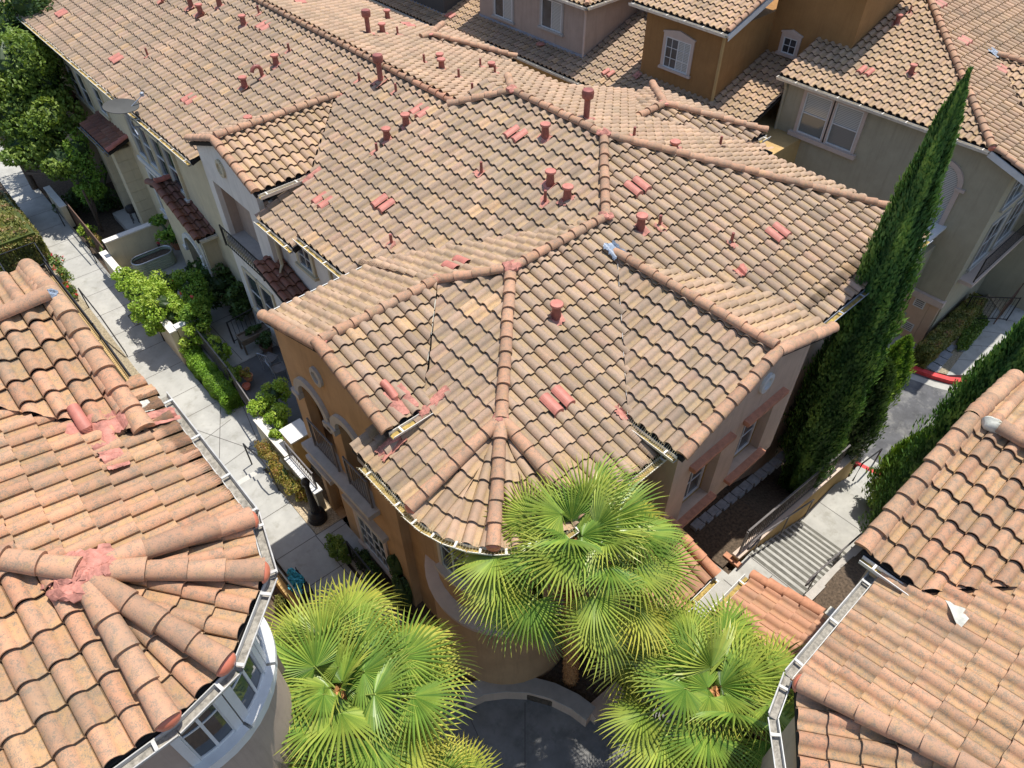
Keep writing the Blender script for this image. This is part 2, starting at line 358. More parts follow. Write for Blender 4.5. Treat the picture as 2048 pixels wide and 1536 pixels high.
        bpy.data.meshes.remove(me)
    V = np.concatenate(VV); o = mesh_obj(name, V, FF, mat, parent, tint=np.concatenate(TT))
    me = o.data; me.polygons.foreach_set('use_smooth', [True]*len(me.polygons))
    nrm_z = [abs(p.normal.z) < .35 for p in me.polygons]
    me.polygons.foreach_set('use_smooth', [not b for b in nrm_z])
    if deck:
        m = MB()
        for poly in polys:
            ar = sum(poly[i][0]*poly[(i+1) % len(poly)][1]-poly[(i+1) % len(poly)][0]*poly[i][1] for i in range(len(poly)))
            if ar < 0: poly = poly[::-1]
            m.prism([(x-.02*dx, y-.02*dy) for x, y in poly], lambda x, y: plane.z(x, y)-.13, lambda x, y: plane.z(x, y)-.025)
        m.build('roof_deck', 'deck_dark' if deckmat == 'trim_grey' else deckmat, parent)
    return o
def caps(name, pts, parent, mat='cap_tile', r=.105, n=9, step=.345, lift=.045, first=True):
    """half-round ridge tiles from the high end to the low end of a polyline"""
    V = []; F = []; T = []
    for (A, B) in zip(pts[:-1], pts[1:]):
        A, B = Vector(A), Vector(B); L = (B-A).length; t = (B-A).normalized(); cnt = max(1, round(L/step)); st = L/cnt
        side = t.cross(Vector((0, 0, 1))).normalized(); up = side.cross(t)
        for i in range(cnt):
            h = [random.random(), random.random(), .8]; jr = r*(1+random.uniform(-.04, .04)); sh = side*random.uniform(-.008, .008)
            p0 = A+t*(i*st-.04); p1 = A+t*((i+1)*st+random.uniform(-.01, .01)); base = len(V)
            for (p, rr, lz) in ((p0, jr*.90, lift-.012), ((p0+p1)/2, jr*.97, lift), (p1, jr*1.07, lift+.016), (p1, jr*1.07, lift+.016), (p1, jr*.90, lift+.004)):
                for j in range(n+1):
                    a = -.22+(math.pi+.44)*j/n; V.append(tuple(p+sh+side*(math.cos(a)*rr)+up*(math.sin(a)*rr*.92+lz))); T.append(h)
            m = n+1
            for r0 in (0, 1, 3):
                for j in range(n): F.append((base+r0*m+j, base+r0*m+j+1, base+(r0+1)*m+j+1, base+(r0+1)*m+j))
            # hollow front closed by a shallow cone in the same tile colour
            V.append(tuple(p1-t*.03+up*.0)); T.append(h); ci = len(V)-1
            for j in range(n): F.append((base+4*m+j, base+4*m+j+1, ci))
    o = mesh_obj(name, V, F, mat, parent, tint=T); o.data.polygons.foreach_set('use_smooth', [True]*len(o.data.polygons))
    try: o.data.set_sharp_from_angle(angle=math.radians(45))
    except Exception: pass
    return o
def lump(m, c, r, sq=(1, 1, .5), seed=0, n=12, amp=.25, nrm=None):
    rs = random.Random(seed); ph = [rs.uniform(0, 6) for _ in range(8)]
    vs = []; fs = []
    M = Matrix.Identity(3)
    if nrm is not None: M = Vector(nrm).normalized().to_track_quat('Z', 'Y').to_matrix()
    for i in range(n//2+1):
        th = math.pi*i/(n//2)
        for j in range(n):
            a = 2*math.pi*j/n; k = 1+amp*(math.sin(3*a+ph[0]+2*th)*.5+math.sin(5*a+ph[1]-th)*.35+rs.uniform(-.4, .4))
            p = Vector((math.cos(a)*math.sin(th)*r*sq[0]*k, math.sin(a)*math.sin(th)*r*sq[1]*k, math.cos(th)*r*sq[2]*k)); vs.append(Vector(c)+M @ p)
    for i in range(n//2):
        for j in range(n): fs.append((i*n+j, i*n+(j+1) % n, (i+1)*n+(j+1) % n, (i+1)*n+j))
    m.add(vs, fs)
def patch(parent, c, r, plane=None, seed=0, sq=(1, 1, .32), mat='red_mortar', name='mortar_patch'):
    m = MB(); nrm = (-plane.a, -plane.b, 1) if plane else None; rs = random.Random(seed)
    lump(m, c, r, sq, seed, nrm=nrm)
    for k in range(3):
        a = rs.uniform(0, 6.28); lump(m, (c[0]+math.cos(a)*r*.7, c[1]+math.sin(a)*r*.7, (plane.z(c[0]+math.cos(a)*r*.7, c[1]+math.sin(a)*r*.7)+.05) if plane else c[2]), r*.5, sq, seed+k+1, nrm=nrm)
    return m.build(name, mat, parent, smooth=True)
def drape(plane, x0, x1, y0, y1, d, n=14, lift=.012, jag=.02, seed=0):
    """sheet of mortar or painted metal following the tile waves"""
    g = math.hypot(plane.a, plane.b); dx, dy = -plane.a/g, -plane.b/g
    m = MB(); rs = random.Random(seed); vs = []; fs = []
    for i in range(n+1):
        for j in range(n+1):
            x = x0+(x1-x0)*i/n+(rs.uniform(-jag, jag) if i in (0, n) else 0); y = y0+(y1-y0)*j/n+(rs.uniform(-jag, jag) if j in (0, n) else 0)
            u = (x*-dy+y*dx)/TW; u -= math.floor(u)
            vs.append((x, y, plane.z(x, y)+.035+float(prof(np.array([u]))[0])*.75+lift+rs.uniform(-.006, .006)))
    for i in range(n):
        for j in range(n): fs.append((i*(n+1)+j, (i+1)*(n+1)+j, (i+1)*(n+1)+j+1, i*(n+1)+j+1))
    m.add(vs, fs); return m
def vent(parent, px, py, plane, kind='thick', seed=0):
    x, y, z = plane.hit(px, py); g = math.hypot(plane.a, plane.b); dx, dy = -plane.a/g, -plane.b/g
    m = MB(); n = 14
    if kind == 'thick': m.lathe((x, y, z-.05), [(.105, 0), (.10, .1), (.085, .3), (.085, .40)], n)
    elif kind == 'short': m.lathe((x, y, z-.05), [(.10, 0), (.085, .1), (.085, .26)], n)
    elif kind == 'thin': m.lathe((x, y, z-.05), [(.042, 0), (.038, .05), (.034, .32), (.034, .36)], 10)
    elif kind == 'tall': m.lathe((x, y, z-.05), [(.11, 0), (.075, .1), (.075, .62), (.075, .66)], n)
    elif kind == 'hook': m.tube([(x, y, z-.05), (x, y, z+.28), (x+dx*.05, y+dy*.05, z+.37), (x+dx*.15, y+dy*.15, z+.40), (x+dx*.25, y+dy*.25, z+.35), (x+dx*.29, y+dy*.29, z+.26)], .06, 10)
    elif kind == 'elbow': m.tube([(x-dx*.32, y-dy*.32, z+.20), (x-dx*.12, y-dy*.12, z+.17), (x, y, z+.10), (x+dx*.02, y+dy*.02, z-.05)], [.075, .075, .08, .09], 12)
    vp = m.build('vent_pipe', 'pipe_red' if kind != 'elbow' else 'red_paint', parent, smooth=True)
    if kind in ('thick', 'short', 'tall'):
        h = {'thick': .35, 'short': .21, 'tall': .61}[kind]; c = MB()
        if kind == 'tall': c.lathe((x, y, z+h-.06), [(.10, 0), (.14, .03), (.15, .16), (.13, .22), (.03, .24)], n)
        else: c.lathe((x, y, z+h-.01), [(.09, -.03), (.125, -.02), (.13, .01), (.12, .03), (.02, .045)], n)
        c.build('vent_cap', 'pipe_red' if kind == 'tall' else 'red_paint', vp, smooth=True)
    s = {'thick': .155, 'short': .14, 'thin': .12, 'tall': .20, 'hook': .15, 'elbow': .25}[kind]
    cx, cy = x+dx*s*.35, y+dy*s*.35
    drape(plane, cx-s*random.uniform(.8, 1.1), cx+s*random.uniform(.8, 1.1), cy-s*random.uniform(.8, 1.1), cy+s*random.uniform(.8, 1.1), 1, 10, seed=seed, jag=.02).build('flashing', 'red_mortar', vp, smooth=True)
    return vp
def tile_vent(parent, px, py, plane, seed=0, pale=False):
    x, y, z = plane.hit(px, py); g = math.hypot(plane.a, plane.b); dx, dy = -plane.a/g, -plane.b/g; ex, ey = -dy, dx
    u = x*ex+y*ey; u = round(u/TW)*TW; v = x*dx+y*dy; m = MB()
    for k in (-1, 0):
        vs = []; fs = []; nu = 9
        for r0, (vv, lz) in enumerate(((v-.2, .05), (v+.2, .095), (v+.2, .02))):
            for i in range(nu):
                t = i/(nu-1); uu = u+(k+.04)*TW+t*TW*.80; X = uu*ex+vv*dx; Y = uu*ey+vv*dy
                vs.append((X, Y, plane.z(X, Y)+lz+(.06*math.sin(math.pi*t)**.8 if r0 < 2 else .0)))
        for r0 in (0, 1):
            for i in range(nu-1): fs.append((r0*nu+i, r0*nu+i+1, (r0+1)*nu+i+1, (r0+1)*nu+i))
        m.add(vs, fs)
    return m.build('roof_vent', 'red_paint', parent)
def gutter(parent, A, B, out, w=.11, spikes=False, mat='gutter', dirt=True, name='gutter'):
    """U-shaped gutter from A to B (top edge height), out = 2D outward direction"""
    A, B = Vector(A), Vector(B); o = Vector((out[0], out[1], 0)).normalized(); m = MB(); t = (B-A).normalized()
    sec = [(0, -.005), (0, -.10), (w*.75, -.10), (w, -.03), (w, 0), (w+.015, .004), (w+.015, -.012), (w-.004, -.04), (w*.72, -.115), (-.012, -.115), (-.012, -.005)]
    n = len(sec); vs = [p+o*a+Vector((0, 0, b)) for p in (A, B) for a, b in sec]
    fs = [(i, (i+1) % n, n+(i+1) % n, n+i) for i in range(n)]
    m.add(vs, fs)
    L = (B-A).length
    for i in range(int(L/.85)+1):
        p = A+t*min(L-.03, .2+i*.85)
        if (p-A).length < L: m.bar(p+Vector((0, 0, .004)), p+o*(w+.01)+Vector((0, 0, .004)), .035, .012)
    gt = m.build(name, mat, parent)
    if dirt:
        d_ = MB(); d_.add([A+o*.004+Vector((0, 0, -.07)), A+o*(w*.8)+Vector((0, 0, -.07)), B+o*(w*.8)+Vector((0, 0, -.07)), B+o*.004+Vector((0, 0, -.07))], [(0, 1, 2, 3)]); d_.build('leaf_debris', 'gutter_dirt', gt)
    if spikes:
        sp = MB(); cnt = int(L/.045)
        for i in range(cnt):
            p = A+t*(L*(i+.5)/cnt)+Vector((0, 0, -.03)); 
            for kx in (.03, .09):
                sp.bar(p+o*.06, p+o*(.06+(kx-.06)*3.4)+Vector((random.uniform(-.012, .012), random.uniform(-.012, .012), .11+random.uniform(-.01, .02))), .0045)
        sp.build('bird_spikes', 'spike', gt)
    return gt
def domecap(parent, c, dirv, r=.125):
    m = MB(); d_ = Vector(dirv).normalized(); side = d_.cross(Vector((0, 0, 1))).normalized(); up = side.cross(d_); vs = []; fs = []; n = 12; k = 6
    for i in range(k+1):
        ph = math.pi/2*i/k
        for j in range(n): a = 2*math.pi*j/n; vs.append(Vector(c)+side*(math.cos(a)*math.cos(ph)*r)+up*(math.sin(a)*math.cos(ph)*r*.85)+d_*(math.sin(ph)*r*.62))
    for i in range(k):
        for j in range(n): fs.append((i*n+j, i*n+(j+1) % n, (i+1)*n+(j+1) % n, (i+1)*n+j))
    m.add(vs, fs); return m.build('ridge_end_cap', 'end_cap', parent, smooth=True)
# ---- walls and windows: facade coordinate systems -----------------------------
class Fac:
    """vertical facade; 'W' faces -x at x=c (u=y), 'S' faces -y at y=c (u=x), 'N' faces +y"""
    def __init__(s, side, c): s.side, s.c = side, c
    def p(s, u, z, o=0.):
        if s.side == 'W': return (s.c-o, u, z)
        if s.side == 'S': return (u, s.c-o, z)
        if s.side == 'N': return (u, s.c+o, z)
        if s.side == 'E': return (s.c+o, u, z)
    def box(s, m, u0, u1, z0, z1, o0, o1):
        a = s.p(u0, z0, o0); b = s.p(u1, z1, o1)
        return m.box(min(a[0], b[0]), max(a[0], b[0]), min(a[1], b[1]), max(a[1], b[1]), min(z0, z1), max(z0, z1))
    def poly(s, m, pts, o0, o1):
        n = len(pts); vs = [s.p(u, z, o0) for u, z in pts]+[s.p(u, z, o1) for u, z in pts]
        m.add(vs, [tuple(range(n)), tuple(range(2*n-1, n-1, -1))]+[(i, n+i, n+(i+1) % n, (i+1) % n) for i in range(n)])
def wall(fac, parent, u0, u1, z0, top, holes=(), th=.2, mat='stucco_cream', name='wall', extra=()):
    """holes: (u0,u1,z0,z1[,'arch'])"""
    m = MB(); br = {u0, u1, *extra}
    def htop(h, u):
        if len(h) > 4:
            c = (h[0]+h[1])/2; r = (h[1]-h[0])/2; return h[3]-r+math.sqrt(max(0, r*r-(u-c)**2))
        return h[3]
    for h in holes:
        br |= {h[0], h[1]}
        if len(h) > 4:
            c = (h[0]+h[1])/2; r = (h[1]-h[0])/2; br |= {c-r*math.cos(math.pi*i/10) for i in range(1, 10)}
    br = sorted(b for b in br if u0-1e-6 <= b <= u1+1e-6); tf = top if callable(top) else (lambda u: top)
    for a, b in zip(br[:-1], br[1:]):
        if b-a < 1e-5: continue
        mid = (a+b)/2; hs = sorted([h for h in holes if h[0]-1e-6 <= a and b <= h[1]+1e-6], key=lambda h: h[2]); lo = (z0, z0)
        for h in hs:
            if h[2] > lo[0]+1e-4: fac.poly(m, [(a, lo[0]), (b, lo[1]), (b, h[2]), (a, h[2])], 0, -th)
            lo = (htop(h, a), htop(h, b))
        fac.poly(m, [(a, lo[0]), (b, lo[1]), (b, tf(b)), (a, tf(a))], 0, -th)
    return m.build(name, mat, parent)
def window(fac, parent, u0, u1, z0, z1, trim='trim_pink', frame='trim_white', pane='glass', tw=.10, grid=(2, 2), sill=True, o=0., proud=.05, split=None, name='window', head=None):
    m = MB(); f = fac
    if tw:
        f.box(m, u0-tw, u0, z0-.0, z1+tw, o, o+proud); f.box(m, u1, u1+tw, z0-.0, z1+tw, o, o+proud); f.box(m, u0, u1, z1, z1+tw, o, o+proud)
        if head: f.poly(m, [(u0-tw-.04, z1+tw), (u1+tw+.04, z1+tw), (u1+tw+.04, z1+tw+.05), ((u0+u1)/2, z1+tw+.05+head), (u0-tw-.04, z1+tw+.05)], o, o+proud+.02)
        if not sill: f.box(m, u0-tw, u1+tw, z0-tw, z0, o, o+proud)
        wn = m.build(name, trim, parent)
    fr = MB(); w_ = .045
    f.box(fr, u0, u0+w_, z0, z1, o, o+proud*.6+.01); f.box(fr, u1-w_, u1, z0, z1, o, o+proud*.6+.01); f.box(fr, u0+w_, u1-w_, z1-w_, z1, o, o+proud*.6+.01); f.box(fr, u0+w_, u1-w_, z0, z0+w_, o, o+proud*.6+.01)
    gx, gz = grid
    for i in range(1, gx):
        u = u0+(u1-u0)*i/gx; ww = .025 if (split != 'v' or i != gx//2) else w_; f.box(fr, u-ww/2, u+ww/2, z0+w_, z1-w_, o, o+proud*.5)
    for i in range(1, gz):
        z = z0+(z1-z0)*i/gz; ww = .022 if (split != 'h' or i != gz//2) else w_
        f.box(fr, u0+w_, u1-w_, z-ww/2, z+ww/2, o, o+proud*.5-.004)
    if tw: fr.build('frame', frame, wn)
    else: wn = fr.build(name, frame, parent)
    if isinstance(pane, tuple) and split == 'v': parts = ((u0+w_, (u0+u1)/2, z0+w_, z1-w_, pane[0]), ((u0+u1)/2, u1-w_, z0+w_, z1-w_, pane[1]))
    elif isinstance(pane, tuple): parts = ((u0+w_, u1-w_, (z0+z1)/2, z1-w_, pane[0]), (u0+w_, u1-w_, z0+w_, (z0+z1)/2, pane[1]))
    else: parts = ((u0+w_, u1-w_, z0+w_, z1-w_, pane),)
    for a_, b_, c_1, d_1, mt_ in parts: p = MB(); f.box(p, a_, b_, c_1, d_1, o-.02, o+.008); p.build('pane', mt_, wn)
    if sill:
        sm = MB(); f.box(sm, u0-tw-.05, u1+tw+.05, z0-.09, z0, o, o+proud+.06); sm.build('sill', trim if trim != frame else frame, wn)
    return wn
def railing(name, parent, pts, zb, zt, mat='black_metal', step=.11, bar=.014, rail=.035, posts=True, mid=None):
    """balustrade along a plan polyline; zb/zt numbers or lists per point"""
    m = MB(); n = len(pts); zb = zb if isinstance(zb, (list, tuple)) else [zb]*n; zt = zt if isinstance(zt, (list, tuple)) else [zt]*n
    for i in range(n-1):
        a = Vector((*pts[i], 0)); b = Vector((*pts[i+1], 0)); L = (b-a).length; c = max(1, int(L/step))
        m.bar(a+Vector((0, 0, zt[i])), b+Vector((0, 0, zt[i+1])), rail, rail*.8); m.bar(a+Vector((0, 0, zb[i]+.08)), b+Vector((0, 0, zb[i+1]+.08)), rail*.7)
        if mid: m.bar(a+Vector((0, 0, zt[i]-mid)), b+Vector((0, 0, zt[i+1]-mid)), rail*.6)
        for k in range(c+1):
            t = k/c; p = a.lerp(b, t); m.bar(p+Vector((0, 0, zb[i]*(1-t)+zb[i+1]*t+.08)), p+Vector((0, 0, zt[i]*(1-t)+zt[i+1]*t)), bar)
        if posts:
            for p, z0_, z1_ in ((a, zb[i], zt[i]), (b, zb[i+1], zt[i+1])): m.bar(p+Vector((0, 0, z0_)), p+Vector((0, 0, z1_+.03)), rail*1.2)
    return m.build(name, mat, parent)
# ---- foliage -----------------------------------------------------------------
def leaves(name, C, size, mat, parent=None, up=None, aspect=.5, tint=None, Nrm=None, spread=.9):
    """scatter of folded leaf faces; C (n,3) centres; Nrm preferred normals"""
    C = np.asarray(C, float); n = len(C); d_ = RNG.normal(size=(n, 3)); d_ /= np.linalg.norm(d_, axis=1)[:, None]
    if up is not None: d_ = d_*spread+np.asarray(up); d_ /= np.linalg.norm(d_, axis=1)[:, None]
    q = RNG.normal(size=(n, 3))
    if Nrm is not None: q = q*.55+Nrm
    s1 = np.cross(q, d_); s1 /= np.linalg.norm(s1, axis=1)[:, None]+1e-9; nn = np.cross(s1, d_)
    L = (size*(.65+.7*RNG.random(n)))[:, None]; Wd = L*aspect
    p0 = C-d_*L*.5; p1 = C+s1*Wd*.5+nn*Wd*.12; p2 = C+d_*L*.5; p3 = C-s1*Wd*.5+nn*Wd*.12
    V = np.stack([p0, p1, p2, p3], 1).reshape(-1, 3); F = np.arange(4*n).reshape(-1, 4)
    t = np.zeros((n, 3)); t[:, 0] = RNG.random(n) if tint is None else np.clip(tint+(RNG.random(n)-.5)*.45, 0, 1)
    return mesh_obj(name, V, F, mat, parent, tint=np.repeat(t, 4, 0))
def hash_(t): return sum((i+1)*ord(ch) for i, ch in enumerate(t))
def blob_pts(c, r, n, shell=.55, clump=9, seed=0, flat=0):
    """points in a clumpy ellipsoid crown with gaps"""
    rs = np.random.default_rng(seed); r = np.array(r, float); K_ = rs.normal(size=(clump, 3)); K_ /= np.linalg.norm(K_, axis=1)[:, None]; K_ *= rs.uniform(.35, .78, (clump, 1))
    which = rs.integers(0, clump, n); q = rs.normal(size=(n, 3)); q /= np.linalg.norm(q, axis=1)[:, None]; rad = rs.uniform(shell, 1, (n, 1))**.6*rs.uniform(.30, .46, (clump, 1))[which]
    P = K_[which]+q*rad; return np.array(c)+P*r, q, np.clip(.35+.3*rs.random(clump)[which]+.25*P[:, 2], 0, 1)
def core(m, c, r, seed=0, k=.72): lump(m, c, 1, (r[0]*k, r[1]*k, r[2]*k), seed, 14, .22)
def shrub(name, label, cat, blobs, size, n, mat, group=None, stem=None, corek=.42, box=None, loc=None, flowers=None):
    """a bush: leaf crown + dark filler core joined by stem tubes"""
    allp = []; alln = []; allt = []; mc = MB()
    for i, (c, r) in enumerate(blobs):
        P, Q, T = blob_pts(c, r, int(n/len(blobs)), seed=int(abs(hash_(name)*7+i*31+c[0]*10)) % 9999, clump=14); allp.append(P); alln.append(Q); allt.append(T)
        core(mc, c, r, i, corek)
        if i: mc.tube([blobs[0][0], c], .05, 6)
    c0 = blobs[0][0]; zb = min(b[0][2]-b[1][2] for b in blobs); rt = root(name, label, cat, (c0[0], c0[1], zb if loc is None else loc), group)
    leaves('crown', np.concatenate(allp), size, mat, rt, Nrm=np.concatenate(alln), tint=np.concatenate(allt))
    nvv = len(mc.v); mesh_obj('dark_core', mc.v, mc.f, 'leaf_dark', rt, tint=np.zeros((nvv, 3)))  # added dark filler lumps closing see-through gaps in the leaves, joined by tubes
    if flowers:
        P = np.concatenate(allp); idx = RNG.choice(len(P), flowers[0]); leaves('flowers', P[idx]*1+np.array([0, 0, .03]), flowers[2], flowers[1], rt, aspect=.9)
    return rt
def hedge(name, label, x0, x1, y0, y1, z0, z1, mat, dens=900, size=.06, group=None, rnd=.12, cat='hedge'):
    lx, ly, lz = x1-x0, y1-y0, z1-z0; area = lx*ly+2*(lx+ly)*lz; n = int(area*dens); P = []; Q = []
    faces = [('t', lx*ly), ('x-', ly*lz), ('x+', ly*lz), ('y-', lx*lz), ('y+', lx*lz)]; tot = sum(a for _, a in faces)
    for k_, a in faces:
        m_ = int(n*a/tot)+1; u, v = RNG.random(m_), RNG.random(m_); d_ = RNG.random(m_)*.12-.03
        if k_ == 't': p = np.stack([x0+u*lx, y0+v*ly, z1-d_], 1); q = [0, 0, 1]
        elif k_ == 'x-': p = np.stack([x0+d_, y0+u*ly, z0+v*lz], 1); q = [-1, 0, 0]
        elif k_ == 'x+': p = np.stack([x1-d_, y0+u*ly, z0+v*lz], 1); q = [1, 0, 0]
        elif k_ == 'y-': p = np.stack([x0+u*lx, y0+d_, z0+v*lz], 1); q = [0, -1, 0]
        else: p = np.stack([x0+u*lx, y1-d_, z0+v*lz], 1); q = [0, 1, 0]
        P.append(p); Q.append(np.tile(np.array(q, float), (m_, 1)))
    P = np.concatenate(P); Q = np.concatenate(Q); c = np.array([(x0+x1)/2, (y0+y1)/2]); h = np.array([lx/2, ly/2])
    # round the upper edges and wobble the faces
    e = np.minimum(h-np.abs(P[:, :2]-c), rnd*2).min(1); P[:, 2] -= np.clip(rnd-e, 0, 1)*((P[:, 2]-z0)/lz)*.9
    wob = np.sin(P[:, 0]*7+P[:, 1]*5)*.03+np.sin(P[:, 1]*11+P[:, 2]*9)*.025; P += Q*wob[:, None]
    rt = root(name, label, cat, (c[0], c[1], z0), group)
    leaves('crown', P, size, mat, rt, Nrm=Q, tint=np.clip(.5+wob*6+.15*Q[:, 2], 0, 1))
    m = MB(); m.box(x0+.1, x1-.1, y0+.1, y1-.1, z0, z1-.1); mesh_obj('dark_core', m.v, m.f, mat, rt, tint=np.zeros((8, 3)))  # added filler box behind the leaves, in their darkest tone
    return rt
# ================================================================= THE MAIN HOUSE (front block) and its long row
main = root('townhouse', 'orange stucco corner house with round turret and hip roof behind the tallest palm', 'house', (8, 8, 0))
Z0, X0 = 6.44, 5.856
ZW, YW, XA, YP = 7.88, 8.3685, 7.446, 10.117
pW2 = plW(X0, Z0); pS2 = plS(YW, ZW)
ZP = pS2.z(0, YP); XP = X0+(ZP-Z0)/K; XJ = X0+(ZW-Z0)/K
YE = YW-(ZW-Z0)/K                     # south eave y (4.13)
XWE = XA-(ZW-Z0)/K                    # wing west eave x (3.20)
pWW = plW(XA, ZW); pNW = plN(YW, ZW)
pE2 = plE(XP, ZP)
GX, GY, GZ = XA-1.017, YW+1.017, ZW-1.017*K
GW = 3.66                             # west rake of gable
pGS = plS(GY, GZ); pGN = plN(GY, GZ)
YN, YSo = 11.80, 7.36
# west slope of the main roof (front unit)
roof('roof_west', pW2, [[(X0, 11.0), (X0, 14.3), (XP-.0, 14.3), (XP, YP), (XJ, YW), (XJ-.6, YW+.3)]], 'tile_grey', main)
# end hip (south slope), with the south-gable hole left to overlap
roof('roof_south', pS2, [[(XP, YP), (XJ, YW), (XA, YW), (5.19, 6.114), (5.19, YE), (17.0, YE), (17.0, YP-(17.0-XP))]], 'tile_grey', main)
roof('roof_east', pE2, [[(XP, YP), (17.0, YP-(17.0-XP)), (17.0, 9.0), (17.85, 9.0), (17.85, 14.4), (XP, 14.4)]], 'tile_tan', main)
roof('roof_wing_north', pNW, [[(XJ, YW), (XA, YW), (GX, GY), (GX, 12.3), (XJ-3.93, 12.3)]], 'tile_tan', main, eave=YN)
roof('roof_gable_north', pGN, [[(GX+.1, GY), (GW, GY), (GW, YN), (GX+.1, YN)]], 'tile_tan', main)
roof('roof_wing_west', pWW, [[(XA, YW), (XA-2.2544, YW-2.2544), (5.19, 6.114), (XWE, 6.114), (XWE, 7.9), (5.0, 7.9), (GX, GY)]], 'tile_grey', main)
pGSx = pGS.off(.10)
roof('roof_gable_south', pGSx, [[(GW, GY), (GX, GY), (4.75, 7.68), (4.62, YSo), (GW, YSo)]], 'tile_grey', main)
HUB = (5.19, 6.114, pWW.z(5.19, 6.114))
c45 = 2.0*math.cos(math.radians(22.5))*.0
cW = (XWE, 6.114, Z0); cSW = (5.19-1.44, 6.114-1.44, Z0); cS = (5.19, YE, Z0)
pF1 = pl3(HUB, cW, cSW); pF2 = pl3(HUB, cSW, cS)
TP = [(5.19-2.03*math.cos(math.radians(a)), 6.114-2.03*math.sin(math.radians(a)), Z0) for a in np.linspace(0, 90, 9)]
for a, b in ((0, 2), (2, 4), (4, 6), (6, 8)):
    A_, B_ = TP[a], TP[b]; roof('roof_turret_fan', pl3((HUB[0], HUB[1], HUB[2]-.03), (*A_[:2], Z0-.03), (*B_[:2], Z0-.03)), [[HUB[:2], A_[:2], TP[a+1][:2], B_[:2]]], 'tile_tan', main)
# south gable wing
SGX, SGZ, SGY = 9.60, 7.60, 3.70
kS = .36
pSGW = plW(SGX, SGZ, kS); pSGE = plE(SGX, SGZ, kS)
yt = YW+(SGZ-ZW)/K
def yv(x, k=kS):   # where gable slope meets the south slope
    return YW+(SGZ-kS*abs(x-SGX)-ZW)/K
xw, xe = 7.14, 11.84
roof('roof_south_gable_west', pSGW.off(.02), [[(SGX, SGY), (SGX, yt), (xw, yv(xw)), (xw, SGY)]], 'tile_grey', main)
roof('roof_south_gable_east', pSGE.off(.02), [[(SGX, SGY), (SGX, yt), (xe, yv(xe)), (xe, SGY)]], 'tile_tan', main)
# ridge and hip caps
P3 = lambda x, y, pl, dz=.03: (x, y, pl.z(x, y)+dz)
caps('hip_cap', [(XP, YP, ZP+.04), (XJ, YW, ZW+.04)], main)
caps('hip_cap', [(XP, YP, ZP+.04), (17.0, YP-(17.0-XP), ZP-(17.0-XP)*K+.04)], main)
caps('ridge_cap', [(XP, 13.23, ZP+.05), (XP, YP, ZP+.04)], main)
caps('hip_cap', [(XP, 13.23, ZP+.04), (XP-1.15, 14.38, ZP-1.15*K+.04)], main)
caps('hip_cap', [(XP, 13.23, ZP+.04), (XP+.8, 14.3, ZP-.8*K+.1)], main)
caps('ridge_cap', [(XJ, YW, ZW+.05), (XA, YW, ZW+.05)], main)
caps('hip_cap', [(XA, YW, ZW+.05), (GX, GY, GZ+.06)], main)
caps('ridge_cap', [(GX, GY, GZ+.08), (GW+.12, GY, GZ+.08)], main)
caps('hip_cap', [(XA, YW, ZW+.05), HUB[:2]+(HUB[2]+.05,)], main, r=.115)
for q, L in ((cW, .02), (cSW, .0), (cS, .02)):
    caps('hip_cap', [(HUB[0], HUB[1], HUB[2]+.06), (q[0], q[1], q[2]+.06)], main, r=.118)
    domecap(main, (q[0], q[1], q[2]+.07), (q[0]-HUB[0], q[1]-HUB[1], -.1))
caps('ridge_cap', [(SGX, yt+.05, SGZ+.08), (SGX, SGY+.1, SGZ+.08)], main)
def rake(parent, x0, y0, z0, x1, y1, z1, mat='cap_tile'):
    return caps('rake_cap', [(x0, y0, z0+.035), (x1, y1, z1+.035)], parent, mat=mat, r=.12, lift=.02)
rake(main, GW+.03, GY, pGN.z(0, GY), GW+.03, YN, pGN.z(0, YN)); rake(main, GW+.03, GY, pGSx.z(0, GY), GW+.03, YSo, pGSx.z(0, YSo))
rake(main, SGX, SGY+.03, SGZ+.02, xw, SGY+.03, pSGW.z(xw, 0)+.02); rake(main, SGX, SGY+.03, SGZ+.02, xe, SGY+.03, pSGE.z(xe, 0)+.02)
for i, (c, rr, pl) in enumerate((((XP, YP, ZP+.12), .15, None), ((XJ, YW, ZW+.12), .15, None), ((XA, YW, ZW+.13), .17, None), ((GX, GY, GZ+.14), .12, None), ((HUB[0], HUB[1], HUB[2]+.13), .13, None),
                                  ((XP, 13.23, ZP+.12), .16, None), ((GW+.12, GY, GZ+.13), .11, None))):
    patch(main, c, rr, seed=i, sq=(1, 1, .55))
fm = drape(pS2, SGX-.16, SGX+.16, yt-.1, yt+.28, 1, lift=.07); fm.build('lead_flashing', 'flash_grey', main, smooth=True)
m = MB(); lump(m, (SGX, SGY+.03, SGZ+.06), .11, (1, .7, .8), 5); m.build('mortar_patch', 'flash_grey', main)
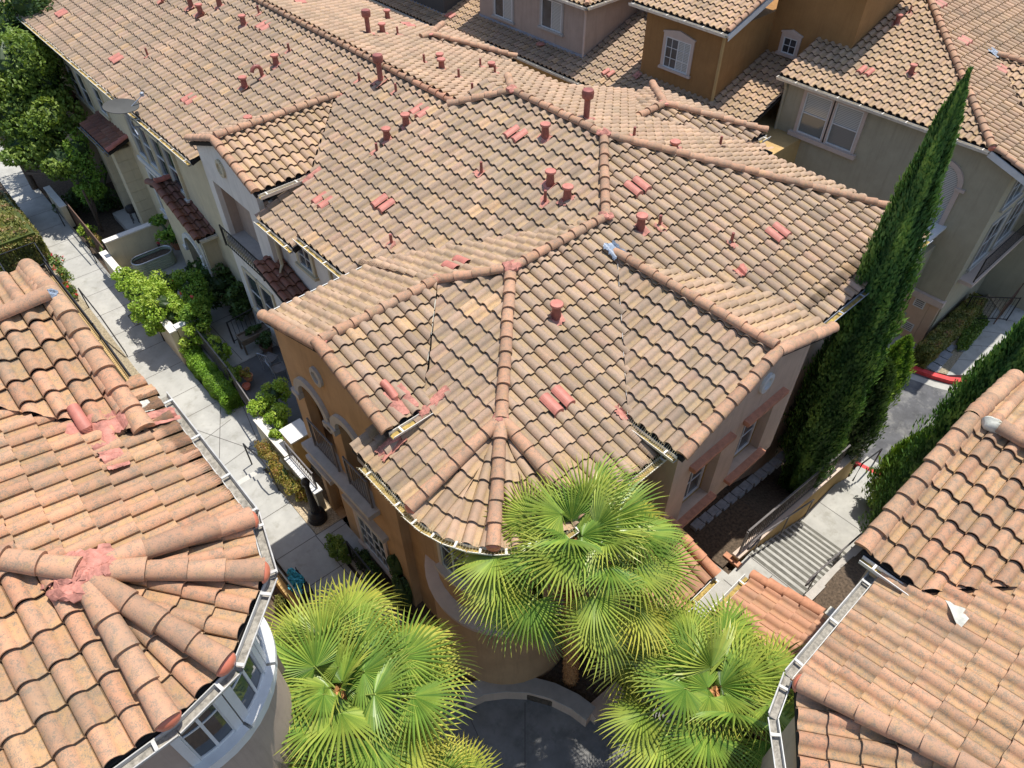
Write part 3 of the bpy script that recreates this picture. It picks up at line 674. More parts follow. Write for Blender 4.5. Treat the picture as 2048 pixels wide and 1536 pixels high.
# small valley flashings
drape(pWW, 3.42, 3.95, 7.15, 7.45, 1, lift=.03, seed=3).build('flashing', 'red_mortar', main); drape(pWW, 4.35, 5.0, 7.25, 7.42, 1, lift=.05, seed=4).build('flashing', 'red_mortar', main)
drape(pS2, 6.98, 7.15, 4.9, 5.2, 1, lift=.03, seed=8).build('flashing', 'red_mortar', main); drape(pS2, 11.55, 11.95, 5.8, 6.0, 1, lift=.04, seed=9).build('flashing', 'red_paint', main)
m = MB()
for i in (1, 2, 3, 5): m.bar((GX-.12-i*.2, GY-.12-i*.2, GZ-.0-(i)*.2*K+.05), (GX-.12-i*.2-.17, GY-.29-i*.2, GZ-(i+.85)*.2*K+.05), .02)
m.build('valley_flashing', 'flash_white', main)
m = MB()
for i in range(11): m.bar((SGX-.1-i*.22, yv(SGX-.1-i*.22), SGZ-kS*(.1+i*.22)+.06), (SGX-.1-i*.22-.2, yv(SGX-.3-i*.22), SGZ-kS*(.3+i*.22)+.05), .012)
m.build('valley_flashing', 'rail_grey', main)
# gutters of the front block
gz = Z0+.0
gutter(main, (XWE-.02, 7.42, gz), (XWE-.02, 6.114, gz), (-1, 0), spikes=True)
for a, b in zip(TP[:-1], TP[1:]): gutter(main, (a[0], a[1], gz), (b[0], b[1], gz), (a[0]+b[0]-2*5.19, a[1]+b[1]-2*6.114), spikes=True)
gutter(main, (5.19, YE-.02, gz), (7.5, YE-.02, gz), (0, -1), spikes=True)
gutter(main, (xw-.02, SGY+.1, pSGW.z(xw, 0)), (xw-.02, 4.9, pSGW.z(xw, 0)), (-1, 0), spikes=True)
gutter(main, (GW+.05, YSo-.02, pGSx.z(0, YSo)), (4.55, YSo-.02, pGSx.z(0, YSo)), (0, -1), w=.14)
gutter(main, (X0-.02, 11.9, gz), (X0-.02, 14.3, gz), (-1, 0)); gutter(main, (GW, YN+.01, pGN.z(0, YN)-.02), (6.2, YN+.01, pGN.z(0, YN)-.02), (0, 1), mat='trim_white')
gutter(main, (11.9, YE-.02, gz), (16.95, YE-.02, gz), (0, -1), mat='steel')
# walls
fW = Fac('W', 3.78); gt_ = lambda u: GZ-.16-K*abs(u-GY)
A1 = (10.12, 11.15, 3.15, 5.45, 'arch'); A2 = (8.78, 9.66, 3.15, 5.45, 'arch'); D1 = (10.72, 11.5, -.0, 2.2)
wall(fW, main, 7.85, 11.70, -.3, gt_, [A1, A2, D1], th=.22, mat='stucco_orange', extra=(GY,))
m = MB(); m.box(4.62, 4.75, 7.95, 11.6, -.3, 6.1); m.box(4.0, 4.62, 7.95, 11.6, 2.55, 3.1); m.box(4.0, 4.62, 9.66, 10.12, 3.1, 6.0); m.box(4.0, 4.62, 9.9, 10.72, -.3, 2.5); m.build('recess_wall', 'stucco_orange', main)
m = MB(); m.box(4.0, 6.2, 11.48, 11.70, -.3, 6.15); m.build('side_wall', 'stucco_orange', main); m = MB(); m.box(4.001, 5.2, 7.85, 8.05, -.3, 6.1); m.build('side_wall', 'stucco_orange', main)
for h in (A1, A2):
    m = MB(); c = (h[0]+h[1])/2; r0 = (h[1]-h[0])/2; zc = h[3]-r0
    n = 14
    for i in range(n):
        a0, a1 = math.pi*i/n, math.pi*(i+1)/n
        fW.poly(m, [(c+math.cos(a)*q, zc+math.sin(a)*q) for a, q in ((a0, r0), (a0, r0+.19), (a1, r0+.19), (a1, r0))], 0, .085)
    for sgn in (-1, 1): fW.box(m, c+sgn*r0-.02*sgn, c+sgn*(r0+.30), zc-.16, zc, 0, .13)
    m.build('arch_moulding', 'trim_grey', main)
    m = MB(); fW.box(m, h[0]-.16, h[1]+.30, h[2]-.14, h[2]+.012, -.15, .30); fW.box(m, h[0]-.05, h[0]+.12, h[2]-.28, h[2]-.14, 0, .16); m.build('balcony_ledge', 'trim_grey', main)
    railing('balcony_railing', main, [(3.70, h[1]), (3.70, h[0])], h[2], h[2]+.95, mat='rail_grey', step=.10)
    window(Fac('W', 4.62), main, c-.38, c+.38, 3.35, 5.0, trim='trim_grey', tw=.07, grid=(2, 2), sill=False)
m = MB(); fW.box(m, 10.62, 11.75, 2.2, 2.34, -.05, .2); m.build('door_lintel', 'trim_grey', main)
m = MB(); fW.box(m, 10.75, 11.45, 0, 2.1, -.80, -.76); m.build('front_door', 'door_peach', main)
m = MB(); m.lathe((0, 0, 0), [(.0, 0), (.26, 0), (.26, .07), (.18, .09), (.18, .02), (0, .02)], 28)
def oval(fac, parent, u, z, ru=.24, rz=.30, mat='trim_grey'):
    m = MB(); n = 26; vs = []; fs = []
    for q, o in ((1, 0), (1, .06), (.62, .07), (.60, .02), (.0, .02)):
        for j in range(n): a = 2*math.pi*j/n; vs.append(fac.p(u+math.cos(a)*ru*q, z+math.sin(a)*rz*q, o))
    for i in range(4):
        for j in range(n): fs.append((i*n+j, i*n+(j+1) % n, (i+1)*n+(j+1) % n, (i+1)*n+j))
    m.add(vs, fs); return m.build('oval_medallion', mat, parent)
oval(fW, main, 10.02, 6.27, .21, .24)
window(fW, main, 8.78, 9.95, .28, 1.95, trim='trim_pink', grid=(4, 4), split='v', tw=.13)
m = MB(); fW.box(m, 8.5, 10.2, 2.1, 2.24, 0, .16); m.build('window_lintel', 'trim_grey', main)
# wing west wall + turret
m = MB(); m.box(3.99, 4.3, 6.1, 7.85, -.5, 6.32); m.build('wing_wall', 'stucco_orange', main)
m = MB(); TC = (5.19, 6.114, 0); n = 40
m.lathe((TC[0], TC[1], -.8), [(1.60, 0), (1.60, 3.35)], n); m.lathe((TC[0], TC[1], 0), [(1.44, 2.9), (1.44, 6.32)], n); m.build('turret_wall', 'stucco_orange', main, smooth=True)
m = MB(); m.lathe((TC[0], TC[1], 0), [(1.50, 2.50), (1.66, 2.52), (1.70, 2.72), (1.44, 2.86)], n); m.build('turret_band', 'trim_pink', main, smooth=True)
m = MB(); m.lathe((TC[0], TC[1], 0), [(1.44, 6.02), (1.52, 6.06), (1.56, 6.20), (1.75, 6.30), (1.44, 6.31)], n); m.build('turret_cornice', 'stucco_orange', main, smooth=True)
def arcwin(parent, C, R, a0, a1, z0, z1, trim='trim_grey', name='turret_window', pane='glass', n=6):
    w_ = MB(); p_ = MB(); s_2 = MB(); f_ = MB(); 
    def seg(mm, aa, ab, za, zb, r0, r1):
        aa, ab = math.radians(aa), math.radians(ab); q = [(C[0]+math.cos(a)*r, C[1]+math.sin(a)*r) for a, r in ((aa, r0), (aa, r1), (ab, r1), (ab, r0))]; mm.prism(q, za, zb)
    da = math.degrees(.1/R)
    for i in range(n):
        aa = a0+(a1-a0)*i/n; ab = a0+(a1-a0)*(i+1)/n
        seg(w_, aa, ab, z1, z1+.1, R-.02, R+.05); seg(p_, aa, ab, z0+.05, z1-.05, R-.03, R+.012); seg(s_2, aa, ab, z0-.1, z0, R-.02, R+.16); seg(f_, aa, ab, z1-.05, z1, R-.01, R+.03); seg(f_, aa, ab, z0, z0+.05, R-.01, R+.03)
        seg(f_, aa, ab, (z0+z1)/2-.013, (z0+z1)/2+.013, R-.01, R+.024)
    seg(s_2, a0-da*.9, a0, z0-.1, z0, R-.02, R+.16); seg(s_2, a1, a1+da*.9, z0-.1, z0, R-.02, R+.16)
    seg(w_, a0-da, a0, z0, z1+.1, R-.02, R+.05); seg(w_, a1, a1+da, z0, z1+.1, R-.02, R+.05); dm = da*.13
    for k in (0, .5, 1): a = a0+(a1-a0)*k; seg(f_, a-dm*1.4, a+dm*1.4, z0+.01, z1-.01, R-.01, R+.027)
    wn = w_.build(name, trim, parent); f_.build('frame', 'trim_white', wn); p_.build('pane', pane, wn); s_2.build('sill', trim, wn); return wn
arcwin(main, TC, 1.44, 176, 202, 4.0, 5.5, trim='trim_pink')
# south walls
fS = Fac('S', 3.92); st = lambda u: SGZ-.16-kS*abs(u-SGX)
w1 = (8.02, 9.05, 3.72, 5.55); w2 = (9.72, 10.85, 3.72, 5.55)
wall(fS, main, 7.42, 11.56, 3.3, st, [w1, w2], th=.20, mat='stucco_peach', extra=(SGX,))
m = MB(); m.box(7.42, 7.6, 4.12, 4.7, 3.3, 6.3); m.box(11.36, 11.56, 4.12, 5.2, 3.3, 6.3); m.box(7.6, 11.36, 4.52, 4.7, 3.3, 6.6); m.box(7.42, 11.56, 3.925, 5.2, 3.22, 3.299); m.build('side_wall', 'stucco_peach', main)
m = MB(); m.box(5.19, 7.42, 4.62, 4.9, -.3, 6.32); m.build('side_wall', 'stucco_orange', main)
m = MB(); m.box(7.42, 16.8, 4.9, 5.1, -2.5, 6.3); m.box(7.6, 9.0, 4.72, 4.9, 0, 3.2); m.build('lower_wall', 'stucco_peach', main)
for w_ in (w1, w2):
    m = MB()
    m.box(w_[0], w_[0]+.02, 4.12, 4.16, w_[2], w_[3]); m.box(w_[1]-.02, w_[1], 4.12, 4.16, w_[2], w_[3]); m.box(w_[0]+.02, w_[1]-.02, 4.12, 4.16, w_[2]-.02, w_[2]); m.box(w_[0]+.02, w_[1]-.02, 4.12, 4.16, w_[3], w_[3]+.02)
    m.build('window_reveal', 'stucco_yellow', main)
    window(Fac('S', 4.15), main, w_[0]+.12, w_[1]-.1, w_[2]+.12, w_[3]-.1, trim='trim_white', tw=0, grid=(2, 3), sill=False, proud=.05)
    m = MB(); fS.box(m, w_[0]-.1, w_[1]+.1, w_[2]-.10, w_[2], 0, .16); m.build('window_sill', 'clay_trim', main)
    m = MB(); fS.box(m, w_[0]-.12, w_[1]+.12, w_[3]+.02, w_[3]+.11, 0, .15)
    for k in range(6): fS.box(m, w_[0]-.1+k*(w_[1]-w_[0]+.16)/5, w_[0]-.04+k*(w_[1]-w_[0]+.16)/5, w_[3]-.04, w_[3]+.02, 0, .12)
    m.build('window_lintel', 'clay_trim', main)
oval(fS, main, 10.0, 6.45, .20, .24, mat='trim_white')
m = MB(); m.tube([(7.30, 4.2, 6.3), (7.32, 4.5, 6.1), (7.32, 4.52, 3.2), (7.32, 4.52, 0)], .045, 8); m.build('downspout', 'stucco_peach', main)
# ---- body of the block (east and core, mostly out of sight)
m = MB(); m.box(6.35, 16.8, 5.1, 14.3, -3, 6.15); m.build('rear_wall', 'stucco_tan', main)
fR = Fac('W', 6.20)
wall(fR, main, 11.7, 16.7, -.6, 6.3, [], th=.1, mat='stucco_white')
window(fR, main, 14.62, 15.30, 4.95, 5.65, trim='stucco_cream', grid=(2, 2), tw=.12, proud=.06)
m = MB(); fR.box(m, 13.6, 13.7, 4.6, 5.7, 0, .06); fR.box(m, 12.3, 12.4, 4.6, 5.7, 0, .06); m.build('window_trim', 'stucco_cream', main)
# vents on this block
for i, (px, py, pl, kd) in enumerate(((1090, 277, pW2, 'thick'), (1100, 371, pW2, 'thick'), (1134, 402, pW2, 'thick'), (963, 348, pW2, 'thin'), (1090, 406, pW2, 'thin'), (784, 492, pW2, 'thin'),
        (1112, 637, pS2, 'thick'), (1280, 460, pS2, 'thick'), (1318, 456, pS2, 'thin'), (1461, 490, pS2, 'thin'), (1172, 242, pE2, 'tall'), (1267, 279, pE2, 'thin'), (1348, 300, pE2, 'short'), (1439, 295, pE2, 'thin'),
        (790, 800, pGSx, 'elbow'))): vent(main, px, py, pl, kd, i)
for i, (px, py, pl) in enumerate(((770, 414, pW2), (1027, 271, pW2), (1106, 811, pS2), (1280, 375, pS2), (1556, 469, pS2), (920, 528, pNW))): tile_vent(main, px, py, pl, i)
# ================================================================= THE ROW to the north
row = root('townhouse_row', 'long cream townhouse row at upper left, big grey-brown roof full of vent pipes', 'house', (9, 28, 0))
pW1 = pW2.off(-.19); X1 = 5.66; Z1 = pW1.z(X1, 0); XR, ZR = 11.28, 8.09; kE1 = K
pE1 = plE(XR, ZR); XRr = (ZR-pW1.c)/pW1.a
RT = XR-.3
pW1b = pW1.off(-.06)
LGY, LGZ = 17.98, 7.47
def xq(y): return X1+(LGZ-.37*abs(y-LGY)-Z1)/K
roof('roof_west', pW1, [[(X1, 14.25), (X1, 16.1), (xq(16.1), 16.1), (xq(LGY), LGY), (xq(19.95), 19.95), (X1, 19.95), (X1, 26.2), (RT, 26.2), (RT, 14.25)]], 'tile_grey', row)
roof('roof_west', pW1b, [[(X1, 26.2), (X1, 52), (RT, 52), (RT, 26.2)]], 'tile_grey', row)
roof('roof_east', pE1, [[(RT, 14.4), (17.0, 14.4), (17.0, 23.2), (16.4, 25), (16.0, 50), (RT, 50)]], 'tile_tan', row)
caps('ridge_cap', [(RT, 50, pW1.z(RT, 0)+.06), (RT, 16.2, pW1.z(RT, 0)+.06)], row)
caps('ridge_cap', [(RT, 16.2, pW1.z(RT, 0)+.06), (RT, 14.5, pW1.z(RT, 0)+.06)], row, mat='tile_clay')
caps('verge_cap', [(RT-.3, 26.2, pW1.z(RT-.3, 0)-.03), (X1, 26.2, pW1.z(X1, 0)-.03)], row, mat='tile_tan', r=.05)
caps('verge_cap', [(10.6, 14.3, pW2.z(10.6, 0)-.07), (X0, 14.3, pW2.z(X0, 0)-.07)], row, mat='tile_tan', r=.05)
gutter(row, (X1-.02, 14.3, Z1), (X1-.02, 16.0, Z1), (-1, 0)); gutter(row, (X1-.02, 19.95, Z1), (X1-.02, 50, Z1), (-1, 0))
# west gable of the row
LGY, LGZ = 17.98, 7.47; LGX = 5.80; pLS = plS(LGY, LGZ, .37); pLN = plN(LGY, LGZ, .37); xr = X1+(LGZ-Z1)/K
def xq(y): return X1+(LGZ-.37*abs(y-LGY)-Z1)/K
roof('roof_gable_south', pLS.off(.03), [[(LGX, LGY), (xr, LGY), (xq(16.1), 16.1), (LGX, 16.1)]], 'tile_tan', row)
roof('roof_gable_north', pLN.off(.03), [[(LGX, LGY), (xr, LGY), (xq(19.95), 19.95), (LGX, 19.95)]], 'tile_tan', row)
caps('ridge_cap', [(xr+.1, LGY, LGZ+.09), (LGX+.1, LGY, LGZ+.09)], row)
rake(row, LGX+.02, LGY, LGZ+.03, LGX+.02, 16.1, pLS.z(0, 16.1)+.03); rake(row, LGX+.02, LGY, LGZ+.03, LGX+.02, 19.95, pLN.z(0, 19.95)+.03)
patch(row, (xr+.1, LGY, LGZ+.1), .13, seed=31); patch(row, (LGX+.12, LGY, LGZ+.12), .11, seed=32)
gutter(row, (LGX+.05, 16.08, pLS.z(0, 16.1)), (xq(16.1)-.3, 16.08, pLS.z(0, 16.1)), (0, -1), w=.13)
drape(pW1, 7.0, 7.6, 15.75, 16.05, 1, lift=.03, seed=12).build('flashing', 'red_mortar', row)
fL = Fac('W', 5.92); lt = lambda u: LGZ-.15-.37*abs(u-LGY)
LO = (17.25, 19.45, 3.85, 5.72)
wall(fL, row, 16.45, 19.85, -.6, lt, [LO], th=.15, mat='stucco_white', extra=(LGY,))
m = MB(); m.box(6.07, 7.6, 16.45, 16.62, 2, 6.3); m.box(6.07, 8, 19.65, 19.85, -.6, 6.2); m.box(6.95, 7.1, 16.62, 19.65, 3, 6.3); m.box(6.07, 6.95, 19.45, 19.65, 3.8, 5.8); m.box(6.07, 6.95, 16.62, 17.25, 3.8, 5.8); m.box(6.07, 6.95, 17.25, 19.45, 5.72, 5.9); m.build('recess_wall', 'stucco_tan', row)
m = MB(); m.box(5.80, 6.95, 17.2, 19.5, 3.70, 3.862); m.build('balcony_floor', 'trim_grey', row)
window(Fac('W', 6.95), row, 17.6, 18.7, 3.95, 5.45, trim='stucco_cream', grid=(2, 2), tw=.1, proud=.08)
railing('balcony_railing', row, [(5.72, 19.55), (5.72, 17.15)], 3.55, 4.25, mat='black_metal', step=.12)
m = MB(); fL.box(m, 17.1, 19.6, 3.58, 3.72, 0, .12); m.build('belt_course', 'stucco_cream', row)
window(fL, row, 17.5, 18.3, 1.15, 2.7, trim='stucco_cream', grid=(1, 2), tw=.1, split='h'); window(fL, row, 18.45, 19.25, 1.15, 2.7, trim='stucco_cream', grid=(1, 2), tw=.1, split='h')
oval(fL, row, 18.35, 6.55, .22, .26, mat='stucco_cream')
m = MB(); m.tube([(5.7, 16.0, 6.1), (6.0, 16.2, 5.9), (6.0, 16.2, 4.5), (5.75, 16.0, 4.35)], .05, 8); m.build('downspout', 'stucco_cream', row)
# dark lean-to roof in the corner
pLT = plS(16.7, 4.54, .34)
roof('porch_roof', pLT, [[(5.42, 12.2), (6.18, 12.2), (6.18, 16.7), (5.42, 16.7)]], 'tile_dark', row)
m = MB(); m.box(5.55, 6.2, 12.0, 16.4, -.6, 2.9); m.build('porch_wall', 'stucco_cream', row)
# west facade of the row
fRow = Fac('W', 6.10)
wall(fRow, row, 19.85, 50, -.6, 6.12, [], th=.2, mat='stucco_cream')
m = MB(); m.box(6.35, 16.5, 14.4, 49.5, -3, 5.9); m.build('rear_wall', 'stucco_tan', row)
for u in (23.1, 25.2): 
    window(fRow, row, u, u+.85, 3.55, 5.05, trim='stucco_cream', grid=(1, 2), tw=.1, split='h', sill=False, proud=.09); window(fRow, row, u+.98, u+1.83, 3.55, 5.05, trim='stucco_cream', grid=(1, 2), tw=.1, split='h', sill=False, proud=.09)
    m = MB(); fRow.box(m, u-.15, u+1.98, 3.28, 3.44, 0, .16); m.build('window_sill', 'trim_white', row)
window(fRow, row, 25.3, 26.1, 1.2, 2.85, trim='trim_white', grid=(2, 4), tw=.1, sill=True); window(fRow, row, 26.25, 27.05, 1.2, 2.85, trim='trim_white', grid=(2, 4), tw=.1)
for u in (31.4, 32.5): window(fRow, row, u, u+.8, 3.6, 5.0, trim='stucco_cream', grid=(1, 2), tw=.1, split='h')
window(fRow, row, 29.6, 30.3, 4.0, 5.0, trim='stucco_cream', grid=(1, 2), tw=.1)
# first porch: canopy on grooved pillars
pC = plW(5.25, 3.42)
roof('porch_roof', pC, [[(5.25, 28.1), (6.12, 28.1), (6.12, 31.0), (5.25, 31.0)]], 'tile_dark', row)
caps('rake_cap', [(6.1, 28.12, pC.z(6.1, 0)+.02), (5.25, 28.12, pC.z(5.25, 0)+.02)], row, mat='red_paint')
gutter(row, (5.23, 28.1, 3.40), (5.23, 31.0, 3.40), (-1, 0), w=.08, mat='steel')
for y0 in (28.35, 30.35):
    m = MB()
    for k in range(9): m.box(5.45, 6.1, y0, y0+.5, -.6+k*.43, -.6+k*.43+.41); m.box(5.465, 6.1, y0+.015, y0+.485, -.6+k*.43+.41, -.6+k*.43+.43)
    m.build('porch_pillar', 'stucco_cream', row)
# second porch: small gable over an arch
pB1 = plS(24.1, 3.72, .34); pB2 = plN(24.1, 3.72, .34)
roof('porch_roof', pB1, [[(5.45, 21.5), (6.12, 21.5), (6.12, 24.1), (5.45, 24.1)]], 'tile_dark', row); roof('porch_roof', pB2, [[(5.45, 24.1), (6.12, 24.1), (6.12, 24.9), (5.45, 24.9)]], 'tile_dark', row)
caps('ridge_cap', [(6.12, 24.1, 3.80), (5.5, 24.1, 3.80)], row, mat='red_paint')
rake(row, 5.47, 24.1, 3.73, 5.47, 21.5, pB1.z(0, 21.5), mat='tile_dark'); rake(row, 5.47, 24.1, 3.73, 5.47, 24.9, pB2.z(0, 24.9), mat='tile_dark')
gutter(row, (5.5, 21.48, pB1.z(0, 21.5)), (6.1, 21.48, pB1.z(0, 21.5)), (0, -1), w=.09)
fP = Fac('W', 5.60); wall(fP, row, 21.7, 24.8, -.3, lambda u: 3.6-.34*abs(u-24.1), [(22.25, 23.55, -.1, 2.15, 'arch')], th=.18, mat='stucco_cream', name='porch_wall', extra=(24.1,))
m = MB(); cc, r0, zc = 22.9, .65, 1.5
for i in range(12):
    a0, a1 = math.pi*i/12, math.pi*(i+1)/12; fP.poly(m, [(cc+math.cos(a)*q, zc+math.sin(a)*q) for a, q in ((a0, r0), (a0, r0+.16), (a1, r0+.16), (a1, r0))], 0, .07)
for sg in (-1, 1): fP.box(m, cc+sg*r0, cc+sg*(r0+.25), zc-.14, zc, 0, .1)
m.build('arch_moulding', 'trim_white', row)
m = MB(); m.box(5.78, 6.1, 21.7, 21.85, -.3, 2.7); m.build('porch_wall', 'stucco_cream', row); m = MB(); m.tube([(5.5, 21.6, 2.7), (5.52, 21.62, 2.4), (5.52, 21.62, 0)], .04, 8); m.build('downspout', 'trim_white', row)
m = MB(); m.box(6.04, 6.1, 22.3, 23.5, -.1, 2.1); m.build('front_door', 'garage_brown', row)
m = MB(); m.lathe((5.52, 21.95, 1.75), [(.02, 0), (.06, .02), (.075, .2), (.02, .27)], 10); m.build('wall_lamp', 'trim_white', row)
m = MB(); m.box(5.3, 6.1, 34, 36, -.6, 2.6); m.box(5.7, 6.1, 33.9, 36.1, 2.6, 3.3); m.build('porch_wall', 'stucco_tan', row)
roof('porch_roof', plW(5.2, 3.1), [[(5.2, 33.6), (6.1, 33.6), (6.1, 36.6), (5.2, 36.6)]], 'tile_dark', row)
for i, (px, py, kd) in enumerate(((813, 255, 'thick'), (775, 283, 'thick'), (720, 168, 'thin'), (793, 190, 'thin'), (755, 309, 'thin'), (762, 166, 'tall'), (489, 54, 'thick'), (519, 31, 'thin'), (384, 18, 'thick'), (403, 31, 'thick'), (441, 16, 'thick'),
        (325, 5, 'thin'), (491, 178, 'thick'), (526, 157, 'hook'), (554, 134, 'thick'), (580, 108, 'thin'), (499, 248, 'short'), (297, 115, 'thin'))): vent(row, px, py, pW1 if px > 300 else pW1b, kd, 40+i)
for i, (px, py, kd) in enumerate(((738, 71, 'tall'), (766, 70, 'thick'), (796, 73, 'thin'), (776, 41, 'thick'), (849, 130, 'thin'), (880, 122, 'short'), (884, 143, 'thick'), (918, 160, 'thin'), (945, 189, 'thin'), (961, 137, 'thin'), (983, 139, 'short'), (990, 150, 'thin'))): vent(row, px, py, pE1, kd, 70+i)
for i, (px, py) in enumerate(((643, 403), (843, 229), (377, 201), (231, 119), (125, 31), (530, 58))): tile_vent(row, px, py, pW1 if px > 300 else pW1b, i)
for i, (px, py) in enumerate(((812, 52), (600, 8))): tile_vent(row, px, py, pE1, i)
# hipped dormer wings on the east slopes
def dormer(parent, jx, jy, jz, wx, t, mat='tile_tan', s=0):
    pe, pn, ps = plE(jx, jz), plN(jy, jz), plS(jy, jz); ex = jx+t
    roof('roof_dormer_east', pe, [[(jx, jy), (ex, jy-t), (ex, jy+t)]], mat, parent)
    roof('roof_dormer_south', ps, [[(jx, jy), (wx, jy), (jx-.4, jy-t), (ex, jy-t)]], 'tile_grey', parent)
    roof('roof_dormer_north', pn, [[(jx, jy), (wx, jy), (jx-.4, jy+t), (ex, jy+t)]], mat, parent)
    caps('ridge_cap', [(jx, jy, jz+.06), (wx, jy, jz+.04)], parent)
    for q in (-1, 1): caps('hip_cap', [(jx, jy, jz+.06), (ex, jy+q*t, jz-t*K+.06)], parent)
    patch(parent, (jx, jy, jz+.12), .15, seed=50+s)
dormer(row, 15.17, 21.15, 6.91, 14.77, 2.1)
dormer(main, 16.1, 11.65, 7.35, 14.67, 2.1, s=1)
gutter(main, (18.2, 9.5, 6.62), (17.8, 9.5, 6.62), (0, -1), w=.12)
# satellite dish fixed at the gutter
dish = root('satellite_dish', 'grey satellite dish bolted at the gutter edge above the cream row windows', 'satellite dish', (5.35, 23.9, 5.9))
m = MB(); vs = []; fs = []; n = 28; D0 = Vector((5.30, 23.75, 6.55)); dn = Vector((.15, -.28, .95)).normalized(); su = dn.cross(Vector((0, 1, .2))).normalized(); sv = dn.cross(su)
for i in range(7):
    q = i/6
    for j in range(n): a = 2*math.pi*j/n; vs.append(D0+su*(math.cos(a)*.52*q)+sv*(math.sin(a)*.36*q)+dn*(.10*q*q))
for i in range(7):
    q = i/6
    for j in range(n): a = 2*math.pi*j/n; vs.append(D0+su*(math.cos(a)*.52*q)+sv*(math.sin(a)*.36*q)+dn*(.10*q*q-.02))
for i in range(6):
    for j in range(n): fs.append((i*n+j, i*n+(j+1) % n, (i+1)*n+(j+1) % n, (i+1)*n+j)); fs.append((7*n+i*n+j, 7*n+(i+1)*n+j, 7*n+(i+1)*n+(j+1) % n, 7*n+i*n+(j+1) % n))
for j in range(n): fs.append((6*n+j, 6*n+(j+1) % n, 13*n+(j+1) % n, 13*n+j))
m.add(vs, fs); m.build('reflector', 'dish_grey', dish, smooth=True)
m = MB(); m.tube([D0+Vector((0, 0, -.03)), (5.42, 23.8, 6.2), (5.42, 23.8, 5.9), (5.75, 23.7, 5.85)], .03, 8); m.bar((5.42, 23.8, 5.98), (5.30, 23.0, 5.98), .03); m.build('mast', 'steel', dish)
m = MB(); m.tube([D0-su*.3+dn*.02, D0-su*.66+dn*.36], .014, 6); m.lathe(tuple(D0-su*.66+dn*.36), [(.02, -.05), (.06, -.03), (.06, .06), (.02, .09)], 10); m.build('feed_arm', 'steel', dish)
# ================================================================= BOTTOM-LEFT HOUSE (higher, close to the camera)
bl = root('corner_house', 'orange-tiled house in the bottom left corner with fanned hips ending in red domes', 'house', (-2, 6, 0))
BZ = 9.72; BH_ = at(158, 1143, BZ+.1)[:2]; BR_ = 1.66; BE = BZ-BR_*K
bE = plE(BH_[0], BZ); bS = plS(BH_[1], BZ)
xE = BH_[0]+BR_; yS = BH_[1]-BR_
roof('roof_east', bE, [[BH_, (xE, BH_[1]), (xE, 8.3), (.46, 8.3), (-.9, 9.3), (-5.5, 10.9), (-5.6, 10.58)]], 'tile_orange', bl)
roof('roof_south', bS, [[BH_, (BH_[0], yS), (-6, yS), (-6, 10.98)]], 'tile_orange', bl)
an = [-5, -31, -67, -90]; pts_ = [(BH_[0]+BR_*1.0*math.cos(math.radians(a)), BH_[1]+BR_*math.sin(math.radians(a)), BE) for a in an]
for a, b in zip(pts_[:-1], pts_[1:]):
    roof('roof_turret_fan', pl3((BH_[0], BH_[1], BZ-.03), (a[0], a[1], a[2]-.03), (b[0], b[1], b[2]-.03)), [[BH_, a[:2], b[:2]]], 'tile_orange', bl)
for a in pts_:
    caps('hip_cap', [(BH_[0]+(a[0]-BH_[0])*.12, BH_[1]+(a[1]-BH_[1])*.12, BZ-.12*BR_*K+.07), (a[0], a[1], a[2]+.07)], bl, r=.122)
    domecap(bl, (a[0], a[1], a[2]+.085), (a[0]-BH_[0], a[1]-BH_[1], -.1), .13)
caps('hip_cap', [(BH_[0]-3.6, BH_[1]+3.6, BZ+3.6*K+.07), (BH_[0], BH_[1], BZ+.08)], bl, r=.122)
m = MB()
rs_ = random.Random(4)
for k in range(46):
    a = rs_.uniform(0, 6.28); q = .26*rs_.random()**.7; lump(m, (BH_[0]+math.cos(a)*q*1.25, BH_[1]+math.sin(a)*q, BZ+.17-q*.32), rs_.uniform(.05, .09), (1.6, 1, .42), k, n=10, amp=.3, nrm=(math.cos(a)*.4, math.sin(a)*.4, 1))
lump(m, (BH_[0], BH_[1], BZ+.07), .2, (1.2, 1, .5), 3)
m.build('mortar_patch', 'red_mortar', bl, smooth=True)
BGY, BGZ, BGX = 9.80, 10.10, .46; kb = .345
bGS = plS(BGY, BGZ, kb); bGN = plN(BGY, BGZ, kb); gsY = 7.52
vx = lambda y: BH_[0]-(bGS.z(0, y)-BZ)/K            # where the gable slope meets the east slope
roof('roof_gable_south', bGS.off(.05), [[(BGX, BGY), (BGX, gsY), (vx(gsY)+.02, gsY), (vx(9.5), 9.5), (-6, 9.75), (-6, BGY)]], 'tile_orange', bl)
roof('roof_gable_north', bGN.off(.05), [[(BGX, BGY), (BGX, 12.35), (-6, 12.35), (-6, BGY)]], 'tile_orange', bl)
caps('ridge_cap', [(-6, BGY, BGZ+.12), (BGX-.05, BGY, BGZ+.12)], bl, r=.115, step=.8)
m = MB(); lump(m, (BGX-.03, BGY, BGZ+.13), .115, (1, 1, .75), 3); m.build('mortar_patch', 'flash_grey', bl)
caps('rake_cap', [(BGX, BGY-.02, BGZ+.08), (BGX, gsY, bGS.z(0, gsY)+.08)], bl, mat='tile_orange', r=.13, lift=.0); caps('rake_cap', [(BGX, BGY-.05, BGZ+.085), (BGX, 12.35, bGN.z(0, 12.35)+.08)], bl, mat='tile_orange', r=.13, lift=.0)
vent(bl, 178, 865, bGS.off(.05), 'elbow', 91)
drape(bGS, .04, .40, 7.66, 7.95, 1, lift=.06, seed=23).build('flashing', 'red_mortar', bl)
